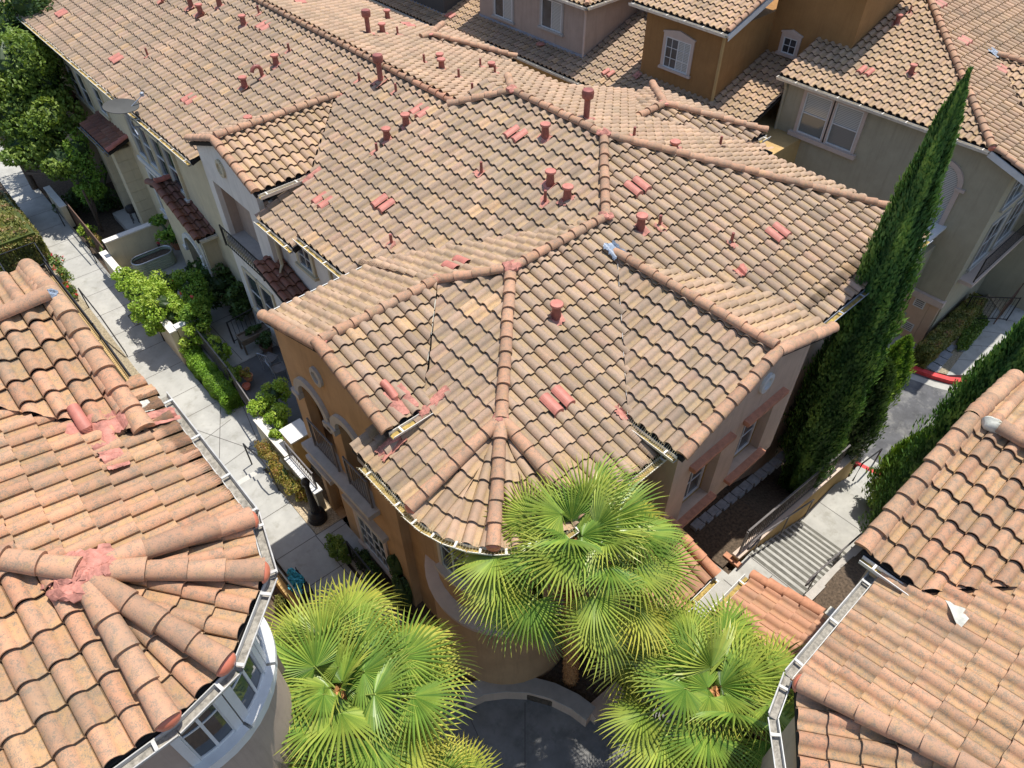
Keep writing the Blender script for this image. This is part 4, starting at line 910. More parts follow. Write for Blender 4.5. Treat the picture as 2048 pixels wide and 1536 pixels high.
drape(bE, .52, .92, 7.62, 7.9, 1, lift=.03, seed=21).build('flashing', 'red_mortar', bl); drape(bE, .55, .72, 7.95, 8.15, 1, lift=.02, seed=22, jag=0).build('flashing', 'flash_white', bl)
drape(bE, -.12, .12, 7.0, 7.5, 1, lift=.03, seed=24).build('flashing', 'red_mortar', bl)
gutter(bl, (BGX, gsY-.04, bGS.z(0, gsY)+.0), (-.02, gsY-.04, bGS.z(0, gsY)+.0), (0, -1), w=.07, mat='trim_white')
gz = BE-.02
gl = [(xE+.02, 8.3), (xE+.02, BH_[1]), (BH_[0]+(BR_+.02)*math.cos(math.radians(-31)), BH_[1]+(BR_+.02)*math.sin(math.radians(-31))), (BH_[0]+(BR_+.02)*math.cos(math.radians(-66)), BH_[1]+(BR_+.02)*math.sin(math.radians(-66))), (BH_[0], yS-.02), (-4, yS-.02)]
plain('gutter_white', (.50, .49, .46), .5, .12, 5, stain=(7, .56, (.25, .22, .17), .5))
plain('gutter_grit', (.30, .275, .23), .95, .3, 20, .6, 60)
for a, b in zip(gl[:-1], gl[1:]):
    t = Vector((b[0]-a[0], b[1]-a[1])); g_ = gutter(bl, (*a, gz), (*b, gz), (-t.y, t.x), w=.11, mat='gutter_white')
    for ch in g_.children: ch.data.materials[0] = MAT['gutter_grit']
m = MB(); m.box(-6, xE-.45, BH_[1], 8.25, -.6, gz-.05); m.build('east_wall', 'stucco_tan', bl)
m = MB(); m.lathe((BH_[0], BH_[1], 0), [(1.13, -.6), (1.13, gz-.05)], 40); m.build('turret_wall', 'stucco_tan', bl, smooth=True)
m = MB(); m.lathe((BH_[0], BH_[1], 0), [(1.13, 8.72), (1.3, 8.78), (1.38, 8.95), (1.13, 9.0)], 40); m.build('turret_cornice', 'trim_white', bl, smooth=True)
for a0, a1 in ((-27, -5), (-63, -38), (-97, -74)): arcwin(bl, BH_, 1.13, a0, a1, 7.1, 8.5, trim='trim_white')
m = MB(); m.lathe((BH_[0], BH_[1], 0), [(1.13, 6.80), (1.26, 6.84), (1.26, 6.98), (1.13, 7.0)], 40); m.build('turret_band', 'trim_white', bl, smooth=True)
m = MB(); m.box(-6, .28, 7.7, 12.2, -.6, 9.1); m.build('gable_wall', 'stucco_yellow', bl)
# ================================================================= BOTTOM-RIGHT HOUSE
br = root('corner_house', 'close orange-tiled house in the bottom right corner with white gutter and terracotta porch roof', 'house', (9, -1, 0))
rY, rZ = .36, 7.10; rN = plN(rY, rZ)
hx, hy = 5.03, .22
roof('roof_north', rN, [[(hx, rY), (12.2, rY), (12.2, -6), (5.85, -6), (5.30, -2)]], 'tile_orange', br)
def hip_z(x, y): return rN.z(x, y)
A_ = (hx, hy, rN.z(hx, hy)); Bq = (5.85, -6, rN.z(0, -6)); Cq = (3.70, -.62, A_[2]+.0)
pQ = pl3(A_, Bq, Cq)
roof('roof_turret_fan', pQ.off(-.02), [[(hx, hy+.08), (5.85, -6), (2.0, -6), (2.0, -1.8), (3.70, -.62)]], 'tile_orange', br, eave=None)
caps('hip_cap', [(5.85, -6, rN.z(0, -6)+.08), (hx, hy+.04, A_[2]+.08)], br, r=.125); domecap(br, (hx, hy+.05, A_[2]+.09), (-.2, 1, -.1), .13)
RGX, RGZ, RGY = 9.84, 8.16, .72; rGW = plW(RGX, RGZ, .345); rGE = plE(RGX, RGZ, .345)
ry = lambda x: rY-(rGW.z(x, 0)-rZ)/K
gx0 = 7.28
roof('roof_gable_west', rGW.off(.04), [[(RGX, RGY), (gx0, RGY), (gx0, ry(gx0)), (RGX, ry(RGX)), ]], 'tile_orange', br)
roof('roof_gable_east', rGE.off(.04), [[(RGX, RGY), (12.4, RGY), (12.4, ry(gx0)-.2), (RGX, ry(RGX))]], 'tile_orange', br)
caps('ridge_cap', [(RGX, -3.5, RGZ+.12), (RGX, RGY-.35, RGZ+.12)], br, r=.125, mat='cap_tile'); m = MB(); lump(m, (RGX, RGY-.30, RGZ+.14), .14, (.85, 1.3, .8), 9); m.build('mortar_patch', 'flash_white', br, smooth=True)
caps('rake_cap', [(RGX-.02, RGY, RGZ+.08), (gx0, RGY, rGW.z(gx0, 0)+.08)], br, mat='tile_orange', r=.13, lift=0); caps('rake_cap', [(RGX+.02, RGY, RGZ+.08), (12.4, RGY, rGE.z(12.4, 0)+.08)], br, mat='tile_orange', r=.13, lift=0)
def cloth(parent, plane, tri, mat, lift=.1):
    P = [Vector(plane.off(lift).hit(*q)) for q in tri]; vs = []; fs = []; n = 6; idx = {}
    for i in range(n+1):
        for j in range(n+1-i):
            p = P[0]*(1-(i+j)/n)+P[1]*(i/n)+P[2]*(j/n); idx[i, j] = len(vs); vs.append((p.x, p.y, p.z+.015*math.sin(i*2.1+j)))
    for i in range(n):
        for j in range(n-i):
            fs.append((idx[i, j], idx[i+1, j], idx[i, j+1]))
            if i+j < n-1: fs.append((idx[i+1, j], idx[i+1, j+1], idx[i, j+1]))
    m = MB(); m.add(vs, fs); return m.build('valley_membrane', mat, parent, smooth=True)
cloth(br, rN, ((1890, 1200), (1948, 1226), (1920, 1258)), 'flash_white')
gutter(br, (gx0-.02, RGY-.05, rGW.z(gx0, 0)), (gx0-.02, -.42, rGW.z(gx0, 0)), (-1, 0), w=.10, mat='trim_white')
gq = [(7.25, rY+.02), (hx+.1, rY+.02), (4.55, rY-.14), (3.62, -.62), (2.8, -1.4)]
for a, b in zip(gq[:-1], gq[1:]):
    t = Vector((b[0]-a[0], b[1]-a[1])); g_ = gutter(br, (*a, rZ-.02), (*b, rZ-.02), (t.y, -t.x), w=.11, mat='gutter_white')
    for ch in g_.children: ch.data.materials[0] = MAT['gutter_grit']
m = MB(); m.box(4.9, 12.2, -6, .10, -.6, 6.95); m.build('north_wall', 'stucco_peach', br); m = MB(); m.box(7.45, 12.2, .10, .55, -3, 7.0); m.build('gable_wall', 'stucco_peach', br)
m = MB(); m.prism([(4.9, .1), (4.2, -.3), (3.2, -1.2), (3.2, -6), (4.9, -6)], -.6, 6.95); m.build('turret_wall', 'stucco_peach', br)
m = MB(); m.box(7.4, 7.52, .52, .62, 4.0, 4.5); m.build('wall_tile', 'clay_trim', br)
# entry porch roofs facing each other over the gateway
pPR = plN(2.14, 3.66, .36)
roof('porch_roof', pPR, [[(5.4, 2.14), (8.12, 2.14), (8.12, .10), (5.4, .10)]], 'tile_clay', br)
caps('rake_cap', [(8.12, .8, pPR.z(0, .8)+.06), (8.12, 2.16, pPR.z(0, 2.14)+.06)], br, mat='terracotta', r=.11, lift=0)
m = MB(); m.box(8.0, 8.2, .45, .75, 4.1, 4.42); m.build('mortar_patch', 'flash_white', br)
gutter(br, (8.1, 2.16, 3.64), (5.4, 2.16, 3.64), (0, 1), w=.11, mat='trim_white')
m = MB(); m.box(7.85, 8.05, .1, 1.95, -.2, 3.75); m.box(5.5, 7.85, 1.75, 1.95, 2.7, 3.6); m.build('porch_wall', 'stucco_peach', br)
pPL = plS(2.66, 3.60, .36)
roof('porch_roof', pPL, [[(5.9, 2.66), (7.66, 2.66), (7.66, 4.3), (5.9, 4.3)]], 'tile_clay', main)
caps('rake_cap', [(7.66, 4.1, pPL.z(0, 4.1)+.06), (7.66, 2.64, pPL.z(0, 2.66)+.06)], main, mat='terracotta', r=.11, lift=0)
gutter(main, (5.9, 2.64, 3.58), (7.64, 2.64, 3.58), (0, -1), w=.10, mat='trim_white')
m = MB(); m.box(7.4, 7.6, 2.8, 4.6, -.2, 3.55); m.box(5.9, 7.4, 2.8, 3.0, 2.7, 3.5); m.build('porch_wall', 'stucco_orange', main)
m = MB(); lump(m, (7.6, 4.35, 4.25), .2, (1.4, .7, .5), 7); m.build('mortar_patch', 'flash_white', main)
# ================================================================= EAST SIDE: skirt roof with tan and brown houses, olive house
sk = plW(22.75, 3.18)
def blocks(nm, label, mat, x, y0, y1, ze, trim, loc):
    t = root(nm, label, 'house', loc); return t
tan = root('back_house', 'tan stucco house behind the ridge with two white framed windows above its shaded lower roof', 'house', (26, 26, 0))
brown = root('back_house', 'ochre brown stucco house with an arched-head window above its sunlit lower roof', 'house', (26, 17, 0))
olive = root('back_house', 'large olive stucco house at upper right with paired blind windows and utility doors below', 'house', (30, 9, -3))
roof('lower_roof', sk, [[(22.75, 20.0), (22.75, 27.2), (29, 27.2), (29, 20.0)]], 'tile_grey', tan)
roof('lower_roof', sk, [[(22.75, 13.3), (22.75, 20.0), (29.5, 20.0), (29.5, 13.5), (25.7, 13.3)]], 'tile_tan', brown)
roof('lower_roof', plW(22.35, 3.05), [[(22.35, 27.2), (22.35, 44), (29, 44), (29, 27.2)]], 'tile_tan', tan)
gutter(tan, (22.73, 20.0, 3.17), (22.73, 27.2, 3.17), (-1, 0)); gutter(brown, (22.73, 13.3, 3.17), (22.73, 20.0, 3.17), (-1, 0)); gutter(tan, (22.33, 27.2, 3.04), (22.33, 40, 3.04), (-1, 0))
m = MB(); m.box(23.1, 29, 20.0, 44, -3, 3.0); m.build('lower_wall', 'stucco_yellow', tan); m = MB(); m.box(23.1, 29, 12, 20.0, -3, 3.0); m.build('lower_wall', 'stucco_yellow', brown)
fk = Fac('W', 23.1)
for par, u in ((tan, 22.6), (brown, 18.6)):
    window(fk, par, u, u+.95, 1.5, 2.5, trim='trim_grey', grid=(4, 2), tw=.06)
    m = MB(); fk.box(m, u-.5, u-.12, 1.35, 2.6, 0, .05); m.build('shutter', 'shutter', par); m = MB(); fk.box(m, u+1.07, u+1.45, 1.35, 2.6, 0, .05); m.build('shutter', 'shutter', par)
# tan house
fT = Fac('W', 23.95)
m = MB(); m.box(23.95, 31, 22.05, 29.1, 3.0, 5.72); m.box(27.4, 31, 18.4, 22.05, 3.6, 5.8); m.build('upper_wall', 'stucco_tan', tan)
window(fT, tan, 23.45, 24.72, 4.28, 5.5, trim='trim_grey', grid=(2, 1), split='v', pane=('blinds', 'glass'), tw=.11); window(fT, tan, 26.7, 27.95, 3.95, 5.2, trim='trim_grey', grid=(2, 1), split='v', pane=('blinds', 'glass'), tw=.11)
fT2 = Fac('W', 27.4); window(fT2, tan, 20.9, 21.5, 5.0, 5.7, trim='trim_grey', grid=(2, 2), pane='blinds')
m = MB(); fT.box(m, 22.05, 29.1, 3.62, 3.72, 0, .05); m.box(23.9, 27.5, 22.0, 22.05, 3.6, 3.7); m.build('wall_flashing', 'steel', tan)
tE = plW(23.6, 5.86); roof('roof_west', tE, [[(23.6, 21.7), (23.6, 29.4), (27.5, 29.4), (27.5, 25.6)]], 'tile_tan', tan); roof('roof_south', plS(21.7, 5.86), [[(23.6, 21.7), (27.5, 25.6), (31, 25.6), (31, 21.7)]], 'tile_tan', tan)
caps('hip_cap', [(27.5, 25.6, 7.2), (23.6, 21.7, 5.92)], tan); gutter(tan, (23.58, 21.7, 5.86), (23.58, 29.4, 5.86), (-1, 0)); gutter(tan, (23.6, 21.68, 5.86), (31, 21.68, 5.86), (0, -1))
m = MB(); m.tube([(23.7, 21.9, 5.7), (23.88, 22.0, 5.5), (23.88, 22.0, 3.7)], .05, 8); m.build('downspout', 'trim_pink', tan)
m = MB(); m.box(23.2, 31, 31.0, 40, 2.8, 5.8); m.build('upper_wall', 'dish_grey', tan); m = MB(); m.box(23.15, 23.2, 30.9, 40, 3.3, 3.4); m.build('wall_flashing', 'steel', tan)
roof('roof_west', plW(22.9, 5.9), [[(22.9, 30.7), (22.9, 41), (27, 41), (27, 30.7)]], 'tile_tan', tan)
patch(tan, (23.7, 24.5, 3.62), .2, seed=61); tile_vent(tan, 904, 35, plW(22.35, 3.05), 1); tile_vent(brown, 1219, 150, sk, 2)
drape(sk, 23.9, 24.25, 18.9, 19.2, 1, lift=.08).build('flashing', 'red_mortar', brown)
# brown house
fB = Fac('W', 24.35)
m = MB(); m.box(24.35, 31.5, 15.4, 19.1, 3.2, 6.35); m.box(27.6, 33, 12.0, 15.4, 3.5, 8.0); m.build('upper_wall', 'stucco_brown', brown)
window(fB, brown, 16.75, 17.98, 4.38, 5.55, trim='trim_pink', grid=(4, 3), split='v', pane=('blinds', 'glass'), head=.16, tw=.13)
fB2 = Fac('W', 27.6); window(fB2, brown, 14.15, 14.75, 5.0, 5.6, trim='trim_pink', grid=(2, 2), head=.13, tw=.13)
bW = plW(24.0, 6.48); roof('roof_west', bW, [[(24.0, 15.05), (24.0, 19.5), (26.2, 17.3), (28, 17.3), (28, 15.05)]], 'tile_tan', brown)
roof('roof_west', bW, [[(24.0, 19.5), (24.0, 19.7), (28, 19.7), (28, 17.3), (26.2, 17.3)]], 'tile_tan', brown)
caps('rake_cap', [(28, 15.07, bW.z(28, 0)+.05), (24.0, 15.07, 6.53)], brown); gutter(brown, (23.98, 15.05, 6.46), (23.98, 19.7, 6.46), (-1, 0), w=.14); m = MB(); m.add([(24, 15.0, 6.4), (28, 15.0, 7.76), (28, 15.0, 7.55), (24, 15.0, 6.2)], [(0, 1, 2, 3)]); m.bar((24, 15.02, 6.36), (28.5, 15.02, 7.9), .06, .16); m.build('fascia', 'trim_white', brown)
m = MB(); m.bar((24.32, 15.36, 6.2), (24.32, 15.36, 3.75), .09); m.build('downspout', 'stucco_yellow', brown)
roof('roof_west', plW(27.2, 8.1), [[(27.2, 11.5), (27.2, 15.6), (31, 15.6), (31, 11.5)]], 'tile_tan', brown); gutter(brown, (27.18, 11.5, 8.08), (27.18, 15.6, 8.08), (-1, 0), w=.14)
# olive house
oX, oZ = 25.4, 5.10; oW = plW(oX, oZ); fO = Fac('W', 25.75)
oy0, oy1 = 5.62, 13.42; oS = plS(oy0, oZ)
roof('roof_west', oW, [[(oX, oy0), (oX, oy1), (34, oy1), (33.2, oy1)]], 'tile_tan', olive)
roof('roof_south', oS, [[(oX, oy0), (33.2, oy1), (42, oy1), (42, 3.9), (oX+.05, 3.9)]], 'tile_tan', olive, eave=None)
caps('hip_cap', [(33.2, oy1, oZ+7.8*K+.05), (oX, oy0, oZ+.06)], olive, r=.12); caps('ridge_cap', [(42, oy1, oZ+7.8*K), (33.2, oy1, oZ+7.8*K)], olive)
domecap(olive, (oX, oy0, oZ+.07), (-1, -1, -.2), .12)
caps('rake_cap', [(oX+.08, oy0-.1, oZ+.03), (oX+.08, 3.9, oS.z(0, 3.9)+.05)], olive); gutter(olive, (oX-.02, oy0, oZ-.01), (oX-.02, oy1, oZ-.01), (-1, 0), w=.15)
m = MB(); m.bar((oX, oy0, oZ-.12), (oX, 3.9, oS.z(0, 3.9)-.10), .05, .2); m.build('fascia', 'trim_white', olive)
ogx = 30.6; ogz = oS.z(0, 8.0); oG = plW(ogx, ogz); oGe = plE(ogx, ogz)
roof('roof_gable_west', oG.off(.03), [[(ogx, 8.0), (ogx, 3.2), (ogx-3.2, 3.2), (ogx-3.2, oy0-(oZ-(ogz-3.2*K))/K)]], 'tile_tan', olive); roof('roof_gable_east', oGe.off(.03), [[(ogx, 8.0), (ogx, 3.2), (ogx+3.2, 3.2), (ogx+3.2, 5)]], 'tile_tan', olive)
caps('ridge_cap', [(ogx, 8.0, ogz+.08), (ogx, 3.2, ogz+.08)], olive, r=.12); drape(oS, ogx-.25, ogx+.2, 7.9, 8.35, 1, lift=.05).build('lead_flashing', 'flash_grey', olive)
wall(fO, olive, 4.75, 13.25, -.75, lambda u: 4.95 if u > 5.6 else 4.95-(5.6-u)*K, [], th=.2, mat='stucco_olive', extra=(5.6,))
m = MB(); m.box(25.95, 40, 4.75, 13.2, -3, 4.6); m.build('rear_wall', 'stucco_olive', olive)
for u in (9.98, 11.22): window(fO, olive, u, u+1.05, 3.2, 4.75, trim='trim_pink', frame='trim_white', grid=(1, 2), split='h', pane=('blinds', 'blinds_dark'), tw=.12, proud=.07, sill=False)
m = MB(); fO.box(m, 9.75, 12.55, 3.02, 3.18, 0, .16); m.build('window_sill', 'trim_pink', olive)
# arched window with surround
m = MB(); cc, zc, r0 = 6.75, 3.45, .62
for i in range(14):
    a0, a1 = math.pi*i/14, math.pi*(i+1)/14; fO.poly(m, [(cc+math.cos(a)*q, zc+math.sin(a)*q) for a, q in ((a0, r0), (a0, r0+.16), (a1, r0+.16), (a1, r0))], 0, .07)
fO.box(m, cc-r0-.16, cc-r0, 1.5, zc, 0, .06); fO.box(m, cc+r0, cc+r0+.16, 1.5, zc, 0, .06); fO.box(m, cc-r0-.3, cc-r0+.02, zc-.1, zc, 0, .12); wn = m.build('arched_window', 'trim_pink', olive)
m = MB(); fO.poly(m, [(cc+r0*math.cos(math.pi*i/14), zc+r0*math.sin(math.pi*i/14)) for i in range(15)]+[(cc-r0, 1.5), (cc+r0, 1.5)], -.01, .012); m.build('pane', 'blinds', wn)
m = MB(); fO.box(m, 4.70, 9, -.98, -.72, -.1, .16); m.build('belt_course', 'trim_pink', olive)
m = MB(); m.box(25.80, 26.0, 4.8, 9, -3, -.98); m.build('utility_wall', 'door_peach', olive)
fD = Fac('W', 25.80)
for k, (a, b) in enumerate(((5.14, 5.85), (5.87, 6.58))):
    m = MB(); fD.box(m, a, b, -2.85, -.98, 0, .03); dr = m.build('utility_door', 'door_peach', olive)
    for z in (-1.45, -2.6):
        m = MB(); fD.box(m, a+.15, b-.15, z, z+.38, .03, .045); v_ = m.build('louvre_frame', 'trim_white', dr)
        m = MB()
        for q in range(4): fD.box(m, a+.2, b-.2, z+.05+q*.08, z+.09+q*.08, .045, .05)
        m.build('louvre', 'rail_grey', v_)
    m = MB(); fD.box(m, b-.1 if k == 0 else a+.04, b-.04 if k == 0 else a+.1, -1.98, -1.9, .03, .1); m.build('door_handle', 'steel', dr)
m = MB(); fD.box(m, 5.855, 5.865, -2.85, -1, .0, .034); m.build('door_gap', 'black_metal', olive)
m = MB(); m.tube([(25.62, 13.2, 4.9), (25.7, 13.15, 4.6), (25.7, 13.15, 1.6), (25.5, 13.15, 1.4)], .06, 8); m.build('downspout', 'stucco_olive', olive)
# balcony roof fragment behind the cypress, bay and balconies on the south side
m = MB(); m.box(24.4, 25.75, 5.85, 7.6, 1.9, 2.0); m.build('balcony_roof', 'trim_white', olive); m = MB(); m.box(24.4, 25.75, 5.9, 7.6, -.7, 1.2); m.build('balcony_wall', 'stucco_olive', olive)
fOs = Fac('S', 4.75)
for x0_ in (26.6, 28.6):
    window(fOs, olive, x0_, x0_+1.4, .4, 2.2, trim='trim_grey', grid=(2, 2)); window(fOs, olive, x0_, x0_+1.4, 2.9, 4.2, trim='trim_grey', grid=(2, 2))
railing('balcony_railing', olive, [(26.2, 4.3), (30.6, 4.3)], .2, 1.2, step=.16)
m = MB(); m.box(26.1, 30.7, 4.25, 4.75, 0, .15); m.build('balcony_floor', 'trim_pink', olive)
m = MB(); m.box(30.8, 40, 2.6, 4.75, -3, 4.3); m.build('side_wing', 'stucco_olive', olive); m = MB(); m.box(30.74, 30.8, 2.55, 4.75, .9, 1.15); m.build('belt_course', 'trim_pink', olive)
for i, (px, py, kd) in enumerate(((1792, 50, 'thick'), (1817, 30, 'thin'), (1820, 150, 'thick'))): vent(olive, px, py, oW, kd, 80+i)
for i, (px, py, pl) in enumerate(((1725, 144, oW), (1930, 84, oS), (2007, 141, oS), (1880, 10, oS))): tile_vent(olive, px, py, pl, i)
# ================================================================= GROUND, PATHS, ROAD (the setting)
def slab(name, poly, z, mat, th=.12, joints=None):
    m = MB(); ar = sum(poly[i][0]*poly[(i+1) % len(poly)][1]-poly[(i+1) % len(poly)][0]*poly[i][1] for i in range(len(poly)))
    if ar < 0: poly = poly[::-1]
    m.prism(poly, z-th, z); return struct(m.build(name, mat))
def strip(m, a, b, z, w=.02): # thin tooled joint lying 3 mm above the slab
    a, b = Vector((*a, z+.003)), Vector((*b, z+.003)); t = (b-a).normalized(); s_1 = Vector((-t.y, t.x, 0))*w/2; m.add([a-s_1, b-s_1, b+s_1, a+s_1], [(0, 1, 2, 3)])
# terrain sheet to the horizon
nx, ny = 121, 121; xs = np.concatenate([np.linspace(-200, -8, 12), np.linspace(-7, 45, 97), np.linspace(48, 200, 12)]); ys = np.concatenate([np.linspace(-200, -8, 12), np.linspace(-7, 50, 97), np.linspace(53, 200, 12)])
def gh(x, y):
    e = -.14 if y < 14.0 else (-.14-.42*min(1, (y-14)/.5))
    if x < 6.6 and y < 7.7: e = -.80
    if x < 3.3 and y < 9.0: e = -.80
    if x > 10.4 and y < 40: e = -3.4
    if x > 18.4: e = -3.05
    return e
V = [(x, y, gh(x, y)+(.02*math.sin(3*x)*math.sin(2.3*y))) for y in ys for x in xs]; F = [(j*len(xs)+i, j*len(xs)+i+1, (j+1)*len(xs)+i+1, (j+1)*len(xs)+i) for j in range(len(ys)-1) for i in range(len(xs)-1)]
struct(mesh_obj('ground', V, F, 'soil'))
# north path (0.45 m lower), steps, front walk
PZ = -.45
slab('north_path', [(1.98, 14.45), (3.30, 14.45), (3.30, 44), (2.3, 44), (2.15, 31.5), (1.95, 27)], PZ, 'concrete')
m = MB()
for y in np.arange(19.0, 44, 1.42): strip(m, (1.95, y), (3.3, y), PZ)
strip(m, (1.95, 17.9), (3.3, 17.9), PZ); strip(m, (1.98, 17.9), (3.3, 15.2), PZ); strip(m, (3.3, 17.6), (1.98, 15.0), PZ); strip(m, (2.0, 16.6), (3.3, 16.9), PZ); strip(m, (2.0, 15.3), (3.3, 15.5), PZ); strip(m, (3.9, 17.4), (3.3, 14.6), PZ)
struct(m.build('path_joints', 'joint'))
slab('north_path', [(3.30, 14.45), (3.95, 14.45), (3.9, 18.0), (3.30, 18.0)], PZ-.004, 'concrete')
for k in range(3):
    slab('step', [(1.9, 14.45-k*.30), (3.05, 14.45-k*.30), (3.05, 14.45-(k+1)*.30), (1.9, 14.45-(k+1)*.30)], PZ+.15*(k+1) if k < 2 else 0.0, 'tread_light' if k == 0 else 'concrete', .3)
slab('front_walk', [(1.85, 13.55), (3.0, 13.55), (3.0, 11.15), (4.6, 11.15), (4.6, 9.95), (3.12, 9.95), (3.12, 8.75), (2.0, 8.75), (1.85, 9)], 0, 'concrete', .3)
m = MB()
for a, b in (((1.85, 12.55), (3.0, 12.55)), ((1.85, 11.2), (4.5, 11.12)), ((1.85, 10.0), (3.1, 9.95)), ((2.98, 11.15), (3.0, 8.75)), ((3.1, 10.95), (4.4, 10.95))): strip(m, a, b, 0)
struct(m.build('path_joints', 'joint'))
for k in range(4):
    slab('step', [(2.1+k*.08, 8.75-k*.3), (3.25, 8.75-k*.3), (3.25, 8.75-(k+1)*.3), (2.1+k*.08, 8.75-(k+1)*.3)], -.12*(k+1), 'concrete', .3)
PL = -.50
slab('plaza', [(1.2, 7.55), (3.45, 7.55), (3.9, 6.1), (4.7, 5.0), (5.3, 4.1), (5.7, 3.4), (6.6, 3.1), (6.6, -2), (1.2, -2)], PL, 'plaza_paving', .3)
slab('palm_bed', [(3.42, 7.7), (3.42, 5.7), (4.2, 4.75), (4.75, 3.9), (5.1, 3.3), (6.6, 2.9), (6.6, 7.7)], -.22, 'soil', .5)
m = MB(); strip(m, at(1050, 1405, PL)[:2], at(1050, 1536, PL)[:2], PL); strip(m, at(905, 1360, PL)[:2], at(960, 1480, PL)[:2], PL); struct(m.build('path_joints', 'joint'))
slab('platform', [(6.6, 4.1), (7.4, 4.1), (7.4, 4.9), (10.1, 4.9), (10.1, 3.20), (10.95, 3.20), (10.95, 1.55), (6.6, 1.55)], 0, 'concrete', .7)
m = MB()
for a, b in (((6.6, 2.45), (10.9, 2.45)), ((9.9, 3.2), (9.9, 1.6)), ((10.93, 3.2), (10.93, 1.6)), ((8.9, 3.3), (8.9, 1.6))): strip(m, a, b, 0)
struct(m.build('path_joints', 'joint'))
# the long flight going down east to the road
RZ = -3.0; st_ = MB(); n1 = 12; r1 = .158
def tread(x0, x1, z): slab('step', [(x0, 1.62), (x1, 1.62), (x1, 3.25), (x0, 3.25)], z, 'concrete', .5)
for k in range(n1): tread(10.95+k*.29, 10.95+(k+1)*.29, -(k+1)*r1)
xl = 10.95+n1*.29; zl = -n1*r1
m = MB()
for k in range(n1): m.box(10.95+k*.29-.001, 10.95+k*.29+.035, 1.64, 3.22, -(k)*r1-.0, -(k)*r1+.004); 
m2 = MB()
for k in range(n1): m2.box(10.95+k*.29+.12, 10.95+k*.29+.215, 1.64, 3.22, -(k+1)*r1-.01, -(k+1)*r1+.004)
plain('stair_dark', (.14, .135, .115), .95, .2, 5)
struct(m2.build('stair_dark_bands', 'stair_dark'))  # one darker band across each tread
slab('stair_landing', [(xl, 1.62), (xl+2.0, 1.62), (xl+2.0, 3.25), (xl, 3.25)], zl-.10, 'concrete', .5)
m = MB(); strip(m, (xl+1.0, 1.62), (xl+1.0, 3.25), zl-.10); struct(m.build('path_joints', 'joint'))
for k in range(5): tread(xl+2.0+k*.29, xl+2.0+(k+1)*.29, zl-.10-(k+1)*(RZ+.15-zl+.10)/-5)
xb = xl+2+5*.29
slab('lower_walk', [(xb, 1.4), (19.0, 1.4), (19.0, 3.3), (xb, 3.3)], RZ+.15, 'concrete', .3)
# road with red kerbs
slab('road', [(18.6, -6), (27, -6), (27, 2.0), (24.6, 4.9), (25.7, 5.4), (25.7, 40), (18.5, 40), (18.5, 5)], RZ, 'asphalt', .3)
def band(name, pts, w, z0, z1, mat):
    m = MB(); pts = [Vector((*p, 0)) for p in pts]; L_, R_ = [], []
    for i, p in enumerate(pts):
        t = (pts[min(i+1, len(pts)-1)]-pts[max(i-1, 0)]).normalized(); s_1 = Vector((-t.y, t.x, 0))*w/2; L_.append(p+s_1); R_.append(p-s_1)
    for i in range(len(pts)-1): m.prism([tuple(q[:2]) for q in (R_[i], R_[i+1], L_[i+1], L_[i])], z0, z1)
    return m.build(name, mat)
k1 = [at(px, py, RZ+.15)[:2] for px, py in ((1660, 875), (1690, 908), (1718, 928), (1745, 942), (1790, 955))]
struct(band('kerb', k1, .16, RZ, RZ+.155, 'kerb_red'))
k2 = [at(px, py, RZ+.15)[:2] for px, py in ((1806, 730), (1835, 737), (1865, 748), (1900, 758), (1935, 761), (1990, 757))]
struct(band('kerb', k2, .22, RZ, RZ+.16, 'kerb_red'))
gsh = [at(px, py, RZ)[:2] for px, py in ((1800, 745), (1835, 757), (1868, 769), (1905, 778), (1940, 780), (1990, 775))]; struct(band('road_gutter', gsh, .32, RZ-.1, RZ+.006, 'concrete'))
GZ_ = RZ+.15
mp = [at(px, py, GZ_)[:2] for px, py in ((1806, 726), (1835, 731), (1868, 743), (1893, 748), (1905, 738), (2000, 625), (2048, 560), (2048, 480), (1975, 590), (1900, 665), (1830, 700))]
slab('mulch_bed', mp, GZ_-.01, 'mulch', .3)
wk = [at(px, py, GZ_)[:2] for px, py in ((1893, 749), (1932, 752), (1990, 700), (2100, 560), (2100, 480), (2048, 525), (1990, 610), (1940, 680))]
slab('east_walk', [at(px, py, GZ_)[:2] for px, py in ((1893, 750), (1985, 750), (2160, 500), (2100, 470))], GZ_+.004, 'concrete', .3)
m = MB()
A0, A1, B0, B1 = [Vector(at(px, py, GZ_)[:2]) for px, py in ((1893, 750), (2100, 470), (1985, 750), (2160, 500))]
for k in range(1, 11): strip(m, tuple(A0.lerp(A1, k/11)), tuple(B0.lerp(B1, k/11)), GZ_+.004)
struct(m.build('path_joints', 'joint'))
slab('garage_apron', [at(px, py, RZ)[:2] for px, py in ((1745, 700), (1825, 705), (1835, 690), (1780, 655), (1740, 660))], RZ+.02, 'concrete', .2)
# yards
slab('yard_paving', [(3.45, 18.5), (6.2, 18.5), (6.2, 26.2), (3.45, 26.2)], 0, 'concrete', .6)
m = MB()
for y in (21.0, 22.3, 23.6): strip(m, (3.5, y), (6.1, y), 0)
for x in (4.7,): strip(m, (x, 18.6), (x, 26.1), 0)
struct(m.build('path_joints', 'joint'))
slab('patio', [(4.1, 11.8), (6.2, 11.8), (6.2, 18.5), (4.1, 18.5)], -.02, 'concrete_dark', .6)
slab('yard_path', [(3.9, 26.6), (5.0, 26.6), (5.0, 29.2), (3.9, 29.2)], -.3, 'concrete', .2); slab('porch_step', [(4.9, 27.0), (6.1, 27.0), (6.1, 30.6), (4.9, 30.6)], -.15, 'concrete', .3)
slab('gravel_bed', [(3.02, 11.18), (3.8, 11.18), (3.8, 13.6), (3.02, 13.6)], -.05, 'gravel', .3)
